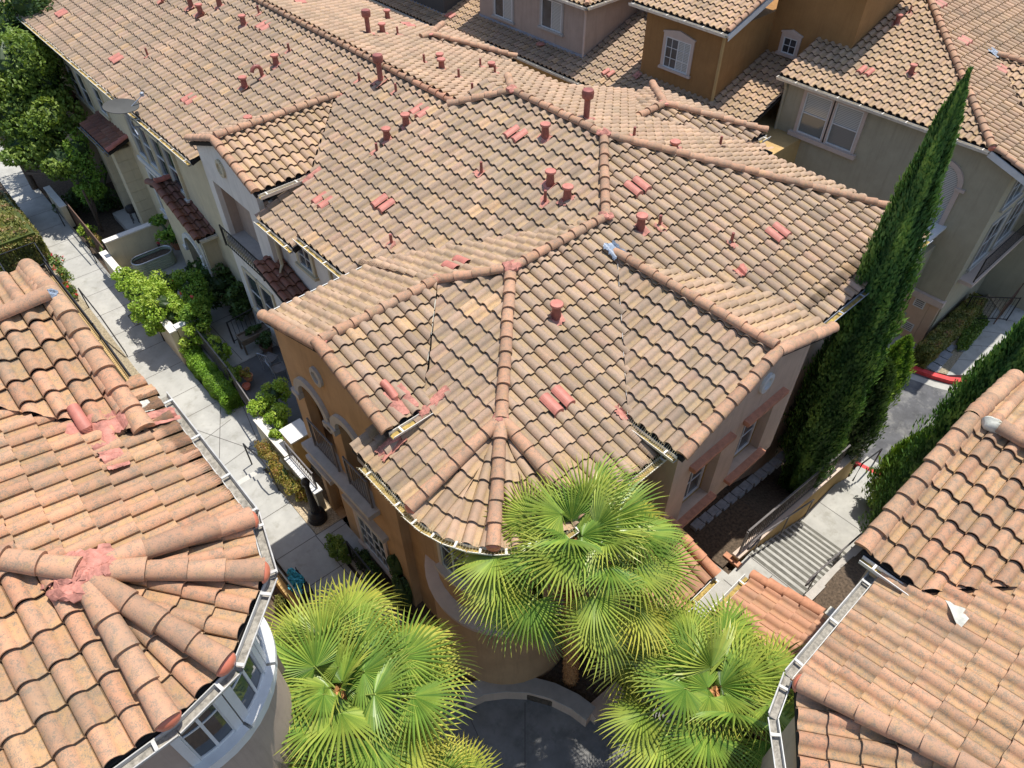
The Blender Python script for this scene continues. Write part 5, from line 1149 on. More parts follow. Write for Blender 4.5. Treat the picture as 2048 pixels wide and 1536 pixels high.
slab('soil_strip', [(1.62, 14.5), (1.99, 14.5), (1.99, 30), (1.62, 30)], PZ+.01, 'mulch', .2)
# ================================================================= WALLS, RAILINGS, STEPS FURNITURE
def gwall(name, label, x0, x1, y0, y1, z0, z1, mat='stucco_cream', cap='stucco_white', group=None, ow=.03):
    t = root(name, label, 'garden wall', ((x0+x1)/2, (y0+y1)/2, z0), group); m = MB(); m.box(x0, x1, y0, y1, z0, z1); m.build('wall_body', mat, t)
    m = MB(); m.box(x0-ow, x1+ow, y0-ow, y1+ow, z1, z1+.05); m.build('coping', cap, t); return t
gwall('garden_wall', 'long low cream wall edging the sunny yard with the oval metal planter', 3.30, 3.50, 23.22, 26.7, PZ-.1, .62)
gwall('garden_wall', 'taller cream cross wall behind the oval metal planter', 3.55, 6.08, 26.22, 26.42, PZ, 1.2)
gwall('planter_wall', 'cream raised planter wall under the big lime bush', 3.30, 3.50, 20.2, 23.2, PZ-.1, .95)
gwall('planter_wall', 'white-topped end wall of the raised planter beside the lime bush', 3.53, 4.45, 20.2, 20.4, PZ, 1.0, cap='trim_white')
gwall('garden_wall', 'cream planter wall below the clipped green bush and white topped pier', 3.55, 3.75, 13.4, 15.2, PZ, .75)
gwall('wall_pier', 'white topped stucco pier next to the orange gable wall', 3.8, 4.4, 13.3, 13.9, PZ, 1.2, mat='stucco_yellow', cap='trim_white')
gwall('garden_wall', 'low cream wall with shadow-striped white coping beside the orange gable', 3.50, 3.68, 11.75, 13.3, PZ, .75, cap='trim_white')
gwall('garden_wall', 'low cream wall near the big tree at far left', 3.3, 3.5, 31.2, 33.2, PZ, .5)
o = railing('railing', None, [(3.62, 13.25), (3.62, 11.85)], .80, 1.45, mat='rail_grey'); rebase(o); tag(o, 'short grey metal railing on the striped white coping', 'railing')
o = railing('railing', None, [(4.0, 19.9), (3.92, 17.5), (3.72, 15.2)], -.05, .95, mat='rail_grey', step=.12); rebase(o); tag(o, 'grey patio railing with terracotta pots behind it', 'railing')
o = railing('railing', None, [(3.55, 31.0), (3.5, 26.8)], PZ, .75, mat='garage_brown', step=.09, bar=.03); rebase(o); tag(o, 'brown picket railing in the tree shade left of the yard', 'railing')
# yard of the bottom-left house: kerb wall with railing
gwall('garden_wall', 'ochre kerb wall under the long black railing beside the path', 1.48, 1.62, 17.2, 26.9, PZ-.1, .35, mat='stucco_yellow', cap='stucco_yellow', ow=.01)
o = railing('railing', None, [(1.55, 26.9), (1.60, 22.2), (1.57, 17.2)], .42, 1.05, step=.10); rebase(o); tag(o, 'long black balcony style railing between orange rooftop and path', 'railing')
o = railing('railing', None, [(.35, 28.45), (1.66, 28.42), (1.62, 26.9)], -.3, 1.0, step=.13); rebase(o); tag(o, 'dark square-cornered railing in front of the big hedge', 'railing')
o = railing('railing', None, [(.35, 28.45), (.3, 26.4), (1.5, 26.8)], -.3, 1.0, step=.16, posts=False); rebase(o); tag(o, 'inner dark railing enclosing the small gated porch by the hedge', 'railing')
gwall('garden_wall', 'orange lit wall stub at left edge beside the dark railing', -.6, .28, 26.3, 26.5, -.6, 1.1, mat='stucco_yellow', cap='trim_white')
gwall('garden_wall', 'white capped low wall beneath the railing with the teal flower box', 1.50, 1.68, 8.0, 12.6, -.6, .45, mat='stucco_yellow', cap='stucco_yellow', ow=.01)
gwall('garden_wall', 'pale pier strip between front walk and yellow fan palm', 1.9, 2.05, 6.5, 8.4, -.6, .35, mat='stucco_yellow', cap='stucco_yellow', ow=.01)
o = railing('railing', None, [(1.60, 12.5), (1.66, 8.3)], .50, 1.15, step=.11); rebase(o); tag(o, 'black railing beside the white gutter at bottom left', 'railing')
fb = root('flower_box', 'dark slatted flower box overflowing with teal flowers', 'flower box', (1.78, 9.75, .75))
m = MB(); m.box(1.66, 1.98, 9.4, 10.1, .55, .80)
for k in range(8): m.bar((1.99, 9.4+k*.1, .45), (1.99, 9.4+k*.1, .9), .02)
m.build('box', 'black_metal', fb); P, Q, T = blob_pts((1.80, 9.75, .92), (.22, .38, .16), 700, seed=5); leaves('flowers', P, .07, 'teal_flower', fb, aspect=.9)
# stair walls and rails
def slopewall(name, label, x0, x1, y0, y1, za, zb, zbot, mat='stucco_yellow'):
    t = root(name, label, 'stair wall', (x0, (y0+y1)/2, za)); m = MB(); fl = lambda x, y: za+(zb-za)*(x-x0)/(x1-x0)
    m.prism([(x0, y0), (x1, y0), (x1, y1), (x0, y1)], lambda x, y: zbot, fl); m.build('wall_body', mat, t)
    m = MB(); m.prism([(x0-.03, y0-.03), (x1+.03, y0-.03), (x1+.03, y1+.03), (x0-.03, y1+.03)], lambda x, y: fl(x, y)+.001, lambda x, y: fl(x, y)+.06); m.build('coping', 'trim_pink' if 'north' in label or 'planting' in label else 'trim_grey', t); return t
slopewall('stair_wall', 'ochre retaining wall along the planting bed side of the long concrete stairs', 10.55, 17.6, 3.27, 3.42, .18, -1.35, -3.2)
slopewall('stair_wall', 'grey topped wall on the cypress side of the long concrete stairs', 10.9, 17.4, 1.42, 1.56, .18, -2.0, -3.2, mat='stucco_peach')
m = MB(); m.bar((10.5, 3.14, .02), (10.5, 3.62, .02), .16, .08); o = m.build('stair_post_block', 'terracotta'); rebase(o); tag(o, 'small brown block at the foot of the stair wall railing', 'block')
sr = root('stair_railing', 'dark ornamental railing with looped white rail on the ochre stair wall', 'railing', (10.6, 3.35, .2))
z_ = lambda x: .24-(x-10.55)*.217
m = MB(); xs_ = list(np.arange(10.75, 16.2, .13))
for x in xs_: m.bar((x, 3.35, z_(x)+.1), (x, 3.35, z_(x)+.95), .014)
for x in xs_[::3]: m.tube([(x+.06, 3.35, z_(x)+.35), (x+.12, 3.35, z_(x)+.5), (x+.06, 3.35, z_(x)+.65), (x, 3.35, z_(x)+.5), (x+.06, 3.35, z_(x)+.35)], .01, 5)
m.bar((10.7, 3.35, z_(10.7)+.12), (16.2, 3.35, z_(16.2)+.12), .03); m.build('balusters', 'rail_grey', sr)
m = MB(); m.bar((10.7, 3.35, z_(10.7)+.97), (16.2, 3.35, z_(16.2)+.97), .045); m.bar((10.7, 3.35, .05), (10.7, 3.35, 1.15), .05); m.build('top_rail', 'rail_grey', sr)
def handrail(label, y, zf, x0, x1, mat='rail_grey', sgn=-1):
    m = MB(); P = [(x0+.35, y-.0, zf(x0)-.12+.72), (x0-.02, y, zf(x0)+.60), (x0-.16, y, zf(x0)+.70), (x0-.16, y, zf(x0)+.84), (x0-.02, y, zf(x0)+.92), (x0+.3, y, zf(x0+.3)+.90), (x1, y, zf(x1)+.90)]
    m.tube(P, .024, 8); 
    for x in np.arange(x0+.4, x1, 1.6): m.bar((x, y, zf(x)+.05), (x, y, zf(x)+.88), .03)
    o = m.build('handrail', mat); rebase(o); return tag(o, label, 'handrail')
handrail('looped grey handrail along the ochre wall at the top of the stairs', 3.16, lambda x: -.0-(max(x, 10.95)-10.95)*.5, 10.75, 14.4)
handrail('looped grey handrail on the cypress side of the stairs', 1.66, lambda x: -.0-(max(x, 10.95)-10.95)*.5, 10.95, 14.4)
m = MB(); m.tube([(17.2, 3.0, -2.3), (17.2, 3.0, -1.4), (18.9, 3.0, -2.1), (18.9, 3.0, -2.9)], .025, 8); o = m.build('handrail', 'black_metal'); rebase(o); tag(o, 'thin black handrail by the red kerb at the bottom of the stairs', 'handrail')
def loop_rail(label, pts, r=.022, mat='black_metal'):
    m = MB(); m.tube(pts, r, 8); o = m.build('handrail', mat); rebase(o); return tag(o, label, 'handrail')
loop_rail('dark curved handrail beside the three path steps and flowering hedge', [(2.95, 14.85, PZ), (2.95, 14.85, .50), (2.95, 14.6, .55), (2.97, 13.55, .98), (2.98, 13.2, .92), (2.98, 13.1, .0)])
loop_rail('dark handrail by the red rose bush on the path edge', [(1.98, 25.4, PZ), (1.98, 25.4, .45), (2.0, 23.4, .42), (2.02, 21.9, -.2), (2.02, 21.9, PZ)])
loop_rail('small dark looped handrail sticking out from the cream yard wall', [(3.34, 24.6, .5), (3.2, 24.4, .5), (3.0, 22.9, .38), (2.72, 22.8, .38), (2.72, 22.2, .36), (3.3, 22.0, .36), (3.28, 21.8, PZ)])
loop_rail('dark handrail in the tree shade beside the far path', [(3.15, 31.5, PZ), (3.15, 31.5, .4), (3.2, 28.0, .3), (3.2, 28.0, PZ)])
sr2 = root('stair_railing', 'black railing on the low wall beside the plaza steps and dark hedges', 'railing', (3.3, 8.6, 0))
railing('balusters', sr2, [(3.30, 9.9), (3.30, 8.7), (3.32, 7.6)], [.02, .0, -.35], [.85, .8, .35], step=.09)
m = MB(); m.prism([(3.22, 7.4), (3.40, 7.4), (3.40, 9.9), (3.22, 9.9)], -.7, lambda x, y: .0 if y > 8 else -.30); m.build('low_wall', 'trim_grey', sr2)
# lamp post (seen from above)
lp = root('street_lamp', 'black fluted lamp post in the gravel bed by the orange gable', 'street lamp', (3.32, 11.62, -.05))
LC = (3.32, 11.62, -.05)
m = MB(); m.lathe(LC, [(.25, 0), (.26, .06), (.24, .10), (.22, .14), (.24, .20), (.22, .27), (.15, .32), (.13, .38)], 28); m.build('base', 'black_metal', lp, smooth=True)
m = MB(); vs = []; n = 32
for rr, z in ((.115, .36), (.10, .7), (.08, 1.0), (.065, 1.45), (.08, 1.48), (.07, 1.52)):
    for j in range(n): a = 2*math.pi*j/n; q = rr*(1-.10*(j % 2)); vs.append((LC[0]+q*math.cos(a), LC[1]+q*math.sin(a), LC[2]+z))
m.add(vs, [(i*n+j, i*n+(j+1) % n, (i+1)*n+(j+1) % n, (i+1)*n+j) for i in range(5) for j in range(n)]); m.build('fluted_post', 'black_metal', lp)
m = MB(); m.lathe((LC[0], LC[1], LC[2]+1.5), [(.05, 0), (.10, .05), (.115, .14), (.09, .22), (.03, .27), (.01, .30)], 20); m.build('lamp_cap', 'black_metal', lp, smooth=True)
# curved seat wall
sw = root('seat_wall', 'curved stucco seat wall in front of the palm bed', 'seat wall', (4.1, 4.0, PL))
sp = [at(px, py, PL+.42)[:2] for px, py in ((926, 1392), (965, 1374), (1010, 1368), (1060, 1370), (1105, 1382), (1150, 1404), (1182, 1428))]
o = band('wall_body', sp, .34, PL, PL+.42, 'stucco_peach'); attach(o, sw); o = band('coping', sp, .36, PL+.421, PL+.45, 'trim_grey'); attach(o, sw)
o = band('side_seat', [at(px, py, PL+.42)[:2] for px, py in ((1182, 1425), (1215, 1395), (1240, 1372))], .30, PL, PL+.42, 'stucco_peach'); attach(o, sw)
# edging stones below the south gable wing
sa, sb = Vector(at(1392, 1052, 0)), Vector(at(1575, 905, 0))
for k in range(13):
    m = MB(); q_ = sa.lerp(sb, k/12); m.box(q_.x-.15, q_.x+.15, q_.y-.10, q_.y+.10, -.05, .12); m.box(q_.x-.05, q_.x+.18, q_.y-.16, q_.y-.10, -.05, .08); o = m.build('edging_stone', 'stone_edge'); rebase(o); tag(o, 'grey scalloped edging stones in the dark bed below the two deep windows', 'edging stone', 'scalloped stones edging the dark planting bed')
m = MB()
for k in range(26): x = sa.x-.9+k*.15; m.bar((x, sa.y+.3, 0), (x+.3, sa.y+.3, .7), .014); m.bar((x+.3, sa.y+.3, 0), (x, sa.y+.3, .7), .014)
o = m.build('lattice_fence', 'black_metal'); rebase(o); tag(o, 'dark lattice trellis low against the wall below the deep windows', 'trellis')
bz = lambda x: .0-max(0, x-12.2)*.50
for nm_, y0_, y1_ in (('dark_bed', 3.42, 4.9), ('cypress_bed', -3.0, 1.42)):
    m = MB(); xs2 = [10.15, 12.2, 14, 16, 18.0]
    for a, b in zip(xs2[:-1], xs2[1:]): m.prism([(a, y0_), (b, y0_), (b, y1_), (a, y1_)], -3.6, lambda x, y: max(bz(x), -2.88))
    struct(m.build(nm_, 'soil'))
# stepping stones
for k, (px, py) in enumerate(((1857, 728), (1868, 715), (1879, 703), (1886, 688))):
    c = at(px, py, GZ_+.03); m = MB(); t = Vector((.55, .0)) ; m.box(c[0]-.22, c[0]+.22, c[1]-.42, c[1]+.42, GZ_-.05, GZ_+.04); o = m.build('stepping_stone', 'stone_edge'); rebase(o); tag(o, 'pale rounded stepping stones in the mulch behind the far red kerb', 'stepping stone', 'stepping stones in the mulch')
c = at(1921, 694, GZ_+.05); m = MB(); m.lathe((c[0], c[1], GZ_-.02), [(.2, 0), (.2, .08), (.05, .10)], 16); o = m.build('utility_cover', 'stone_edge'); rebase(o); tag(o, 'round pale cover in the ground cover by the east walk', 'utility cover')
# fences near the olive house
def pxl(px, py, z): return at(px, py, z)[:2]
o = railing('fence', None, [(28.2, 4.4), pxl(2010, 645, GZ_)], GZ_+.1, GZ_+1.25, step=.15); rebase(o); tag(o, 'black metal fence closing the dry garden beside the olive house', 'fence')
o = railing('fence', None, [pxl(1985, 652, GZ_), pxl(2075, 545, GZ_)], GZ_+.1, GZ_+1.1, mat='garage_brown', step=.15); rebase(o); tag(o, 'brown fence running along the pale east walk', 'fence')
slab('dry_bed', [pxl(1975, 590, GZ_), pxl(2005, 630, GZ_), pxl(2100, 500, GZ_), pxl(2070, 440, GZ_)], GZ_+.02, 'gravel', .2)
# oval planter, pots, furniture
op = root('stock_tank_planter', 'oval ribbed sage green metal planter with shiny rim in the sunny yard', 'planter', (4.85, 24.6, 0))
def stadium(cx, cy, hl, r, n=14, ang=0.):
    pts = [(cx+hl+r*math.cos(a), cy+r*math.sin(a)) for a in np.linspace(-math.pi/2, math.pi/2, n)]+[(cx-hl+r*math.cos(a), cy+r*math.sin(a)) for a in np.linspace(math.pi/2, 3*math.pi/2, n)]
    ca, sa = math.cos(ang), math.sin(ang); return [(cx+(x-cx)*ca-(y-cy)*sa, cy+(x-cx)*sa+(y-cy)*ca) for x, y in pts]
OC = at(305, 515, .45); OC = (OC[0], OC[1]); op.location = (OC[0], OC[1], 0)
m = MB(); prs = []
for k in range(13): prs.append((.30+(.022 if k % 2 else 0), k*.045))
rings = [stadium(OC[0], OC[1], .44, r_, ang=.0) for r_, _ in prs]; n = len(rings[0]); vs = [(x, y, z) for rg, (_, z) in zip(rings, prs) for x, y in rg]
fs = [(i*n+j, i*n+(j+1) % n, (i+1)*n+(j+1) % n, (i+1)*n+j) for i in range(len(prs)-1) for j in range(n)]; m.add(vs, fs); m.build('tank', 'galv', op)
m = MB(); rp_ = stadium(OC[0], OC[1], .44, .305); m.tube([(x, y, .55) for x, y in rp_]+[(*rp_[0], .55)], .022, 8, cap=False); m.build('rim', 'galv_rim', op)
m = MB(); m.prism(stadium(OC[0], OC[1], .44, .29), .30, .42); m.build('soil', 'soil', op)
def pot(label, c, r=.14, h=.22, mat='terracotta', plant=None, n=300, loc=None):
    t = root('plant_pot', label, 'plant pot', c); m = MB(); m.lathe(c, [(r*.7, 0), (r*.95, h*.8), (r*1.1, h*.82), (r*1.1, h), (r*.9, h), (r*.85, h*.8), (0, h*.8)], 18); m.build('pot', mat, t, smooth=True)
    if plant: P, Q, T = blob_pts((c[0], c[1], c[2]+h+r*1.1), (r*1.5, r*1.5, r*1.3), n, seed=int(c[1]*10)); leaves('plant', P, .08, plant, t, Nrm=Q, tint=T)
    return t
pot('orange terracotta pot with a leafy climber beside the oval planter', (*at(355, 492, .1)[:2], 0), .2, .32, plant='leaf_dark', n=500)
pot('terracotta pot of flowers on the patio railing ledge', (*at(496, 752, .3)[:2], .12), .14, .2, plant='leaf_autumn')
pot('square clay trough hung on the patio railing', (*at(478, 742, .3)[:2], .08), .12, .15, mat='end_cap', plant='leaf_lime')
pot('lower clay trough below the flower pot on the patio railing', (*at(492, 770, .2)[:2], .05), .12, .15, mat='end_cap')
pot('dark pot with grey cactus stems beside the arched porch', (*at(385, 545, .1)[:2], 0), .15, .25, mat='garage_brown', plant='leaf_dark')
pot('small red flower plant growing in the oval planter', (*at(318, 492, .45)[:2], .42), .05, .1, mat='soil', plant='rose_red', n=30)
wb = root('wooden_planter', 'long weathered wooden planter table of succulents in the shaded patio', 'planter', (4.9, 16.6, 0))
WC = at(505, 672, .45); wx, wy = WC[0], WC[1]; wb.location = (wx, wy, 0)
m = MB(); m.box(wx-.45, wx+.65, wy-.22, wy-.19, .40, .62); m.box(wx-.45, wx+.65, wy+.19, wy+.22, .40, .62); m.box(wx-.45, wx-.42, wy-.19, wy+.19, .40, .62); m.box(wx+.62, wx+.65, wy-.19, wy+.19, .40, .62); m.box(wx-.42, wx+.62, wy-.19, wy+.19, .42, .55); m.build('trough', 'wood_grey', wb)
for dx_, dy_ in ((-.42, -.2), (.62, -.2), (-.42, .2), (.62, .2)): m = MB(); m.bar((wx+dx_, wy+dy_, 0), (wx+dx_, wy+dy_, .42), .05); m.build('leg', 'wood_grey', wb)
P, Q, T = blob_pts((wx+.1, wy, .68), (.5, .17, .12), 900, seed=9); leaves('succulents', P, .08, 'leaf_dark', wb, Nrm=Q, tint=T)
m = MB(); m.lathe((wx+.05, wy-.02, .6), [(.05, 0), (.06, .12), (.05, .14)], 12); m.build('white_jar', 'trim_white', wb, smooth=True)
o = railing('bed_frame_trellis', None, [(wx-.5, wy+.5), (wx+.7, wy+.62)], .1, 1.0, step=.14); rebase(o); tag(o, 'black iron trellis leaning behind the wooden planter table', 'trellis')
def chair(label, cx, cy, ang):
    t = root('patio_chair', label, 'chair', (cx, cy, 0), 'chairs on the shaded patio'); R_ = Matrix.Rotation(ang, 3, 'Z'); q = lambda x, y, z: tuple(Vector((cx, cy, 0))+R_ @ Vector((x, y, z)))
    m = MB(); pr = [q(x, y, .44) for x, y in ((-.2, -.2), (.2, -.2), (.22, .0), (.2, .2), (-.2, .2), (-.22, 0))]; m.tube(pr+[pr[0]], .016, 6, cap=False); m.add([Vector(p)-Vector((0, 0, .02)) for p in pr], [(0, 1, 2, 3, 4, 5)]); m.build('seat', 'rail_grey', t)
    m = MB(); m.tube([q(-.2, .2, .44), q(-.18, .26, .8), q(0, .3, .86), q(.18, .26, .8), q(.2, .2, .44)], .016, 6)
    for x in (-.1, 0, .1): m.bar(q(x, .21, .44), q(x, .28, .84), .012)
    m.build('backrest', 'steel', t)
    for x, y in ((-.19, -.19), (.19, -.19), (-.19, .19), (.19, .19)): m = MB(); m.bar(q(x, y, 0), q(x, y, .44), .025); m.build('leg', 'steel', t)
cx, cy, _ = at(538, 715, .45); chair('grey metal patio chair beside a potted shrub, nearest the wooden planter', cx, cy, 2.0)
cx, cy, _ = at(556, 735, .45); chair('grey metal patio chair half hidden behind the orange gable corner', cx, cy, 1.4)
pot('dark green potted shrub on the shaded patio behind the chairs', (*at(535, 700, .1)[:2], 0), .2, .35, mat='garage_brown', plant='leaf_dark', n=900)
m = MB(); c = at(263, 420, .4); m.lathe((c[0], c[1], -.15), [(.2, .5), (.22, .62), (.2, .72), (.05, .78)], 16)
for k in range(4): a = k*math.pi/2+.4; m.bar((c[0]+.15*math.cos(a), c[1]+.15*math.sin(a), -.15), (c[0]+.15*math.cos(a), c[1]+.15*math.sin(a), .4), .03)
o = m.build('patio_grill', 'black_metal'); rebase(o); tag(o, 'small black round grill on the shaded porch slab', 'grill')
# ================================================================= VEGETATION
def trunk(parent, pts, rad, mat='bark', name='trunk'): return MB().tube(pts, rad, 10).build(name, mat, parent, smooth=True)
def tree(name, label, cat, base, blobs, size, n, mat, tr=.14, group=None):
    rt = root(name, label, cat, base, group); allp, alln, allt = [], [], []; mc = MB(); tb = MB()
    for i, (c, r) in enumerate(blobs):
        P, Q, T = blob_pts(c, r, int(n/len(blobs)), seed=i*13+int(abs(base[0])*7), clump=16, shell=.6); allp.append(P); alln.append(Q); allt.append(T); core(mc, c, r, i, .50)
        mid = (Vector(base)*.45+Vector(c)*.55); tb.tube([Vector(base)+Vector((0, 0, (c[2]-base[2])*.3)), mid, c], [tr*.7, tr*.45, tr*.2], 8)
    tb.tube([base, (base[0], base[1], base[2]+(blobs[0][0][2]-base[2])*.6)], [tr, tr*.75], 10)
    leaves('crown', np.concatenate(allp), size, mat, rt, Nrm=np.concatenate(alln), tint=np.concatenate(allt)); tb.build('trunk', 'bark', rt, smooth=True)
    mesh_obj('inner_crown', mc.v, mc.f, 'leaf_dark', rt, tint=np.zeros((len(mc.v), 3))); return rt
tb = at(85, 330, 2.0)
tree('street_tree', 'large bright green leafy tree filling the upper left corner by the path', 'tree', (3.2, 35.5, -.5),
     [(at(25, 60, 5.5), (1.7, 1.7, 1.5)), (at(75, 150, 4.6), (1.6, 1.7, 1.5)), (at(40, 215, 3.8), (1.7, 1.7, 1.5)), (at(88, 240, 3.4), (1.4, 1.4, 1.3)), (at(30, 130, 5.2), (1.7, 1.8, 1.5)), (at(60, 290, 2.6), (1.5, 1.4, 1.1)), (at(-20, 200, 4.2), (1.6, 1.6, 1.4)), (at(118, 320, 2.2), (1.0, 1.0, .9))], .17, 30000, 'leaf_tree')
tree('small_tree', 'dark sparse tree top behind the large tree against the roof edge', 'tree', (4.2, 41, -.5), [(at(85, 25, 6.0), (1.2, 1.2, 1.5)), (at(60, 5, 6.6), (1.2, 1.2, 1.2))], .15, 5000, 'leaf_dark')
tree('small_tree', 'slender pale green tree beside the first canopy of the row', 'tree', (4.2, 30.2, -.5), [(at(158, 300, 2.6), (.65, .65, .8)), (at(168, 345, 1.7), (.75, .75, .8)), (at(182, 385, .9), (.65, .65, .6)), (at(140, 330, 1.6), (.6, .6, .7))], .12, 6500, 'leaf_conifer', tr=.06)
shrub('shrub', 'dark shaded shrub mass under the row canopy behind the slender tree', 'shrub', [(at(215, 330, -.0), (1.0, 1.3, .9)), (at(150, 405, -.1), (.8, .9, .6)), (at(205, 400, -.1), (.8, 1.0, .5))], .12, 5000, 'leaf_dark')
hedge('hedge', 'big rounded olive green hedge block at the left edge above the dark railing', -2.2, 2.0, 29.3, 33.6, -.6, .95, 'leaf_olive', dens=520, size=.11, rnd=.3)
shrub('shrub', 'tiny lime shrub at the corner of the yard wall in the sun', 'shrub', [(at(176, 462, .0), (.38, .45, .35))], .10, 700, 'leaf_lime')
shrub('shrub', 'small yellowing plant spilling over the corner of the yard wall', 'shrub', [(at(190, 482, .1), (.3, .4, .3))], .09, 450, 'leaf_autumn')
shrub('rose_bush', 'narrow rose bush with red flowers outside the ochre kerb wall', 'rose bush', [(at(112, 525, .2), (.28, .35, .4)), (at(126, 548, .2), (.3, .5, .42)), (at(140, 580, -.1), (.2, .4, .3))], .07, 2200, 'leaf_tree', flowers=(38, 'rose_red', .13))
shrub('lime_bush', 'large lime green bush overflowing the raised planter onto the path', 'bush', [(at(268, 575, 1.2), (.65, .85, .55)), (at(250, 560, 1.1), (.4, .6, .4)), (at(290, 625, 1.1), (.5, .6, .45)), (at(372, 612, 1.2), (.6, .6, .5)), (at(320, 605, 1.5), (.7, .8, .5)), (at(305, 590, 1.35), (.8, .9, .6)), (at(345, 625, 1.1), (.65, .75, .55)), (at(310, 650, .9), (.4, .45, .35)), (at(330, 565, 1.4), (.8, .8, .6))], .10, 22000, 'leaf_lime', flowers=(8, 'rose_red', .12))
shrub('flowering_bush', 'mid green bush with a few red blooms joined to the lime bush', 'bush', [(at(385, 580, 1.4), (.75, .85, .7)), (at(395, 625, 1.2), (.55, .55, .55))], .10, 6500, 'leaf_conifer', flowers=(12, 'rose_red', .14))
shrub('shaded_bush', 'dark big-leaved bush in the house shade behind the flowering bush', 'bush', [(at(440, 570, 1.0), (.75, .85, .8)), (at(470, 600, .9), (.55, .6, .6)), (at(415, 550, .9), (.7, .7, .7))], .17, 3600, 'leaf_dark')
shrub('vine', 'yellow green climber hanging over the white topped planter end', 'climber', [(at(395, 660, .8), (.45, .5, .45)), (at(378, 690, .3), (.35, .35, .35)), (at(440, 695, .6), (.3, .6, .3))], .12, 2600, 'leaf_lime')
shrub('vine', 'leafy vine on the cross wall next to the arched porch', 'climber', [(at(335, 465, 1.4), (.5, .35, .35)), (at(318, 440, 1.5), (.35, .3, .3))], .13, 900, 'leaf_conifer')
shrub('vine', 'thin vine trailing down the inside of the yard wall corner', 'climber', [(at(205, 500, .6), (.12, .3, .2)), (at(225, 530, .3), (.10, .35, .15))], .10, 260, 'leaf_tree')
hedge('hedge', 'clipped bright green hedge between the path and the patio railing', 3.34, 3.88, 17.15, 20.05, -.5, .28, 'leaf_hedge', dens=2300, size=.055)
for nm_, q in (('plants growing along the inside of the patio railing', ((455, 735), (470, 755), (440, 715))),): shrub('shrub', 'leafy potted plants along the patio railing above the clay troughs', 'shrub', [(at(px, py, .5), (.16, .3, .22)) for px, py in q], .09, 1500, 'leaf_tree')
shrub('bush', 'rounded bright green bush with pink tips beside the orange gable', 'bush', [(at(548, 785, 1.15), (.50, .60, .45)), (at(558, 830, 1.0), (.45, .5, .45)), (at(525, 815, .95), (.4, .5, .4)), (at(560, 865, .85), (.3, .3, .3))], .075, 9000, 'leaf_lime')
shrub('flowering_hedge', 'loose yellow-green flowering hedge with reddish tips beside the three steps', 'hedge', [(at(525, 900, .4), (.26, .38, .34)), (at(545, 925, .4), (.28, .38, .34)), (at(565, 950, .38), (.3, .38, .34)), (at(590, 975, .35), (.28, .34, .3)), (at(605, 990, .2), (.25, .25, .25))], .05, 12000, 'leaf_autumn', corek=.45)
shrub('shrub', 'green shrub in the alley shade nearest the doorway by the lower window', 'shrub', [(at(668, 1085, .45), (.27, .32, .4)), (at(682, 1108, .4), (.27, .3, .4))], .05, 5000, 'leaf_tree')
shrub('shrub', 'dark box shrub in shade under the four-pane lower window', 'shrub', [(at(722, 1118, .35), (.26, .34, .36)), (at(745, 1148, .3), (.26, .32, .36))], .05, 4500, 'leaf_dark')
shrub('columnar_shrub', 'tall dark columnar shrub at the inner corner of gable and turret', 'shrub', [(at(795, 1130, 1.15), (.26, .26, .55)), (at(805, 1185, .4), (.28, .28, .75))], .05, 7000, 'leaf_dark', corek=.85)
shrub('shrub', 'low glossy green shrubs in the shaded bed below the turret', 'shrub', [(at(915, 1335, -.3), (.45, .4, .3)), (at(960, 1350, -.3), (.4, .35, .28))], .07, 4200, 'leaf_tree')
shrub('shrub', 'small olive bush behind the white railing wall at bottom left', 'shrub', [(at(565, 1205, .2), (.22, .3, .3)), (at(580, 1235, .1), (.2, .3, .25))], .05, 2500, 'leaf_olive')
# ---- cypresses: columns of upright sprays
def cypress(label, base, h, r, n=9000, mat='leaf_cypress', size=.20, lean=(0, 0), taper=.55, group=None, name='cypress'):
    rt = root(name, label, 'cypress' if name == 'cypress' else 'conifer', base, group); rs = np.random.default_rng(int(abs(base[0]*17+base[1]*5)))
    t = rs.random(n)**.85; a = rs.random(n)*2*np.pi
    env = np.clip(np.sin(np.pi*np.clip(t*.93+.08, 0, 1))**taper*(1-.45*t), .02, 1)
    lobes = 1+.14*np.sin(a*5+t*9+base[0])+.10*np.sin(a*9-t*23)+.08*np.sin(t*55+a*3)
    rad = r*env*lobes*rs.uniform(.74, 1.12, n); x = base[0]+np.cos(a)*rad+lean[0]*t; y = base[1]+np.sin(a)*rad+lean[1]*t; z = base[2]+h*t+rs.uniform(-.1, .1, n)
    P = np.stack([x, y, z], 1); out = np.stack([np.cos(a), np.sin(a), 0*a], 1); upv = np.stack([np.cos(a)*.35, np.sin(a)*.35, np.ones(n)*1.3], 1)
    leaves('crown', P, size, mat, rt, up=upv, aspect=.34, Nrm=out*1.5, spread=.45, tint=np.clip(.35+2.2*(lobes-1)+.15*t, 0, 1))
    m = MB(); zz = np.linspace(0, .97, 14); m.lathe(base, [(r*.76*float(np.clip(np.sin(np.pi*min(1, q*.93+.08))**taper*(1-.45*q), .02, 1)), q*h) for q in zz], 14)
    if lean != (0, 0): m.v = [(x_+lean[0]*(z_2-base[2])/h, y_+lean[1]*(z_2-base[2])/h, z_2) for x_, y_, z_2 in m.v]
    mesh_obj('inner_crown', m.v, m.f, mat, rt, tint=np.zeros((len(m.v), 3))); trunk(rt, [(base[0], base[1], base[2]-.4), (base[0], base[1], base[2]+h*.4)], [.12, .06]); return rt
def vert(px0, py0, z0, ptop):  # helper: base from a pixel, height from the matching top pixel row
    b = at(px0, py0, z0); q = ray(*ptop); t = math.hypot(b[0], b[1])/math.hypot(q[0], q[1]); return b, H+q[2]*t-z0
cyp_top = at(1937, 158, 10.0)
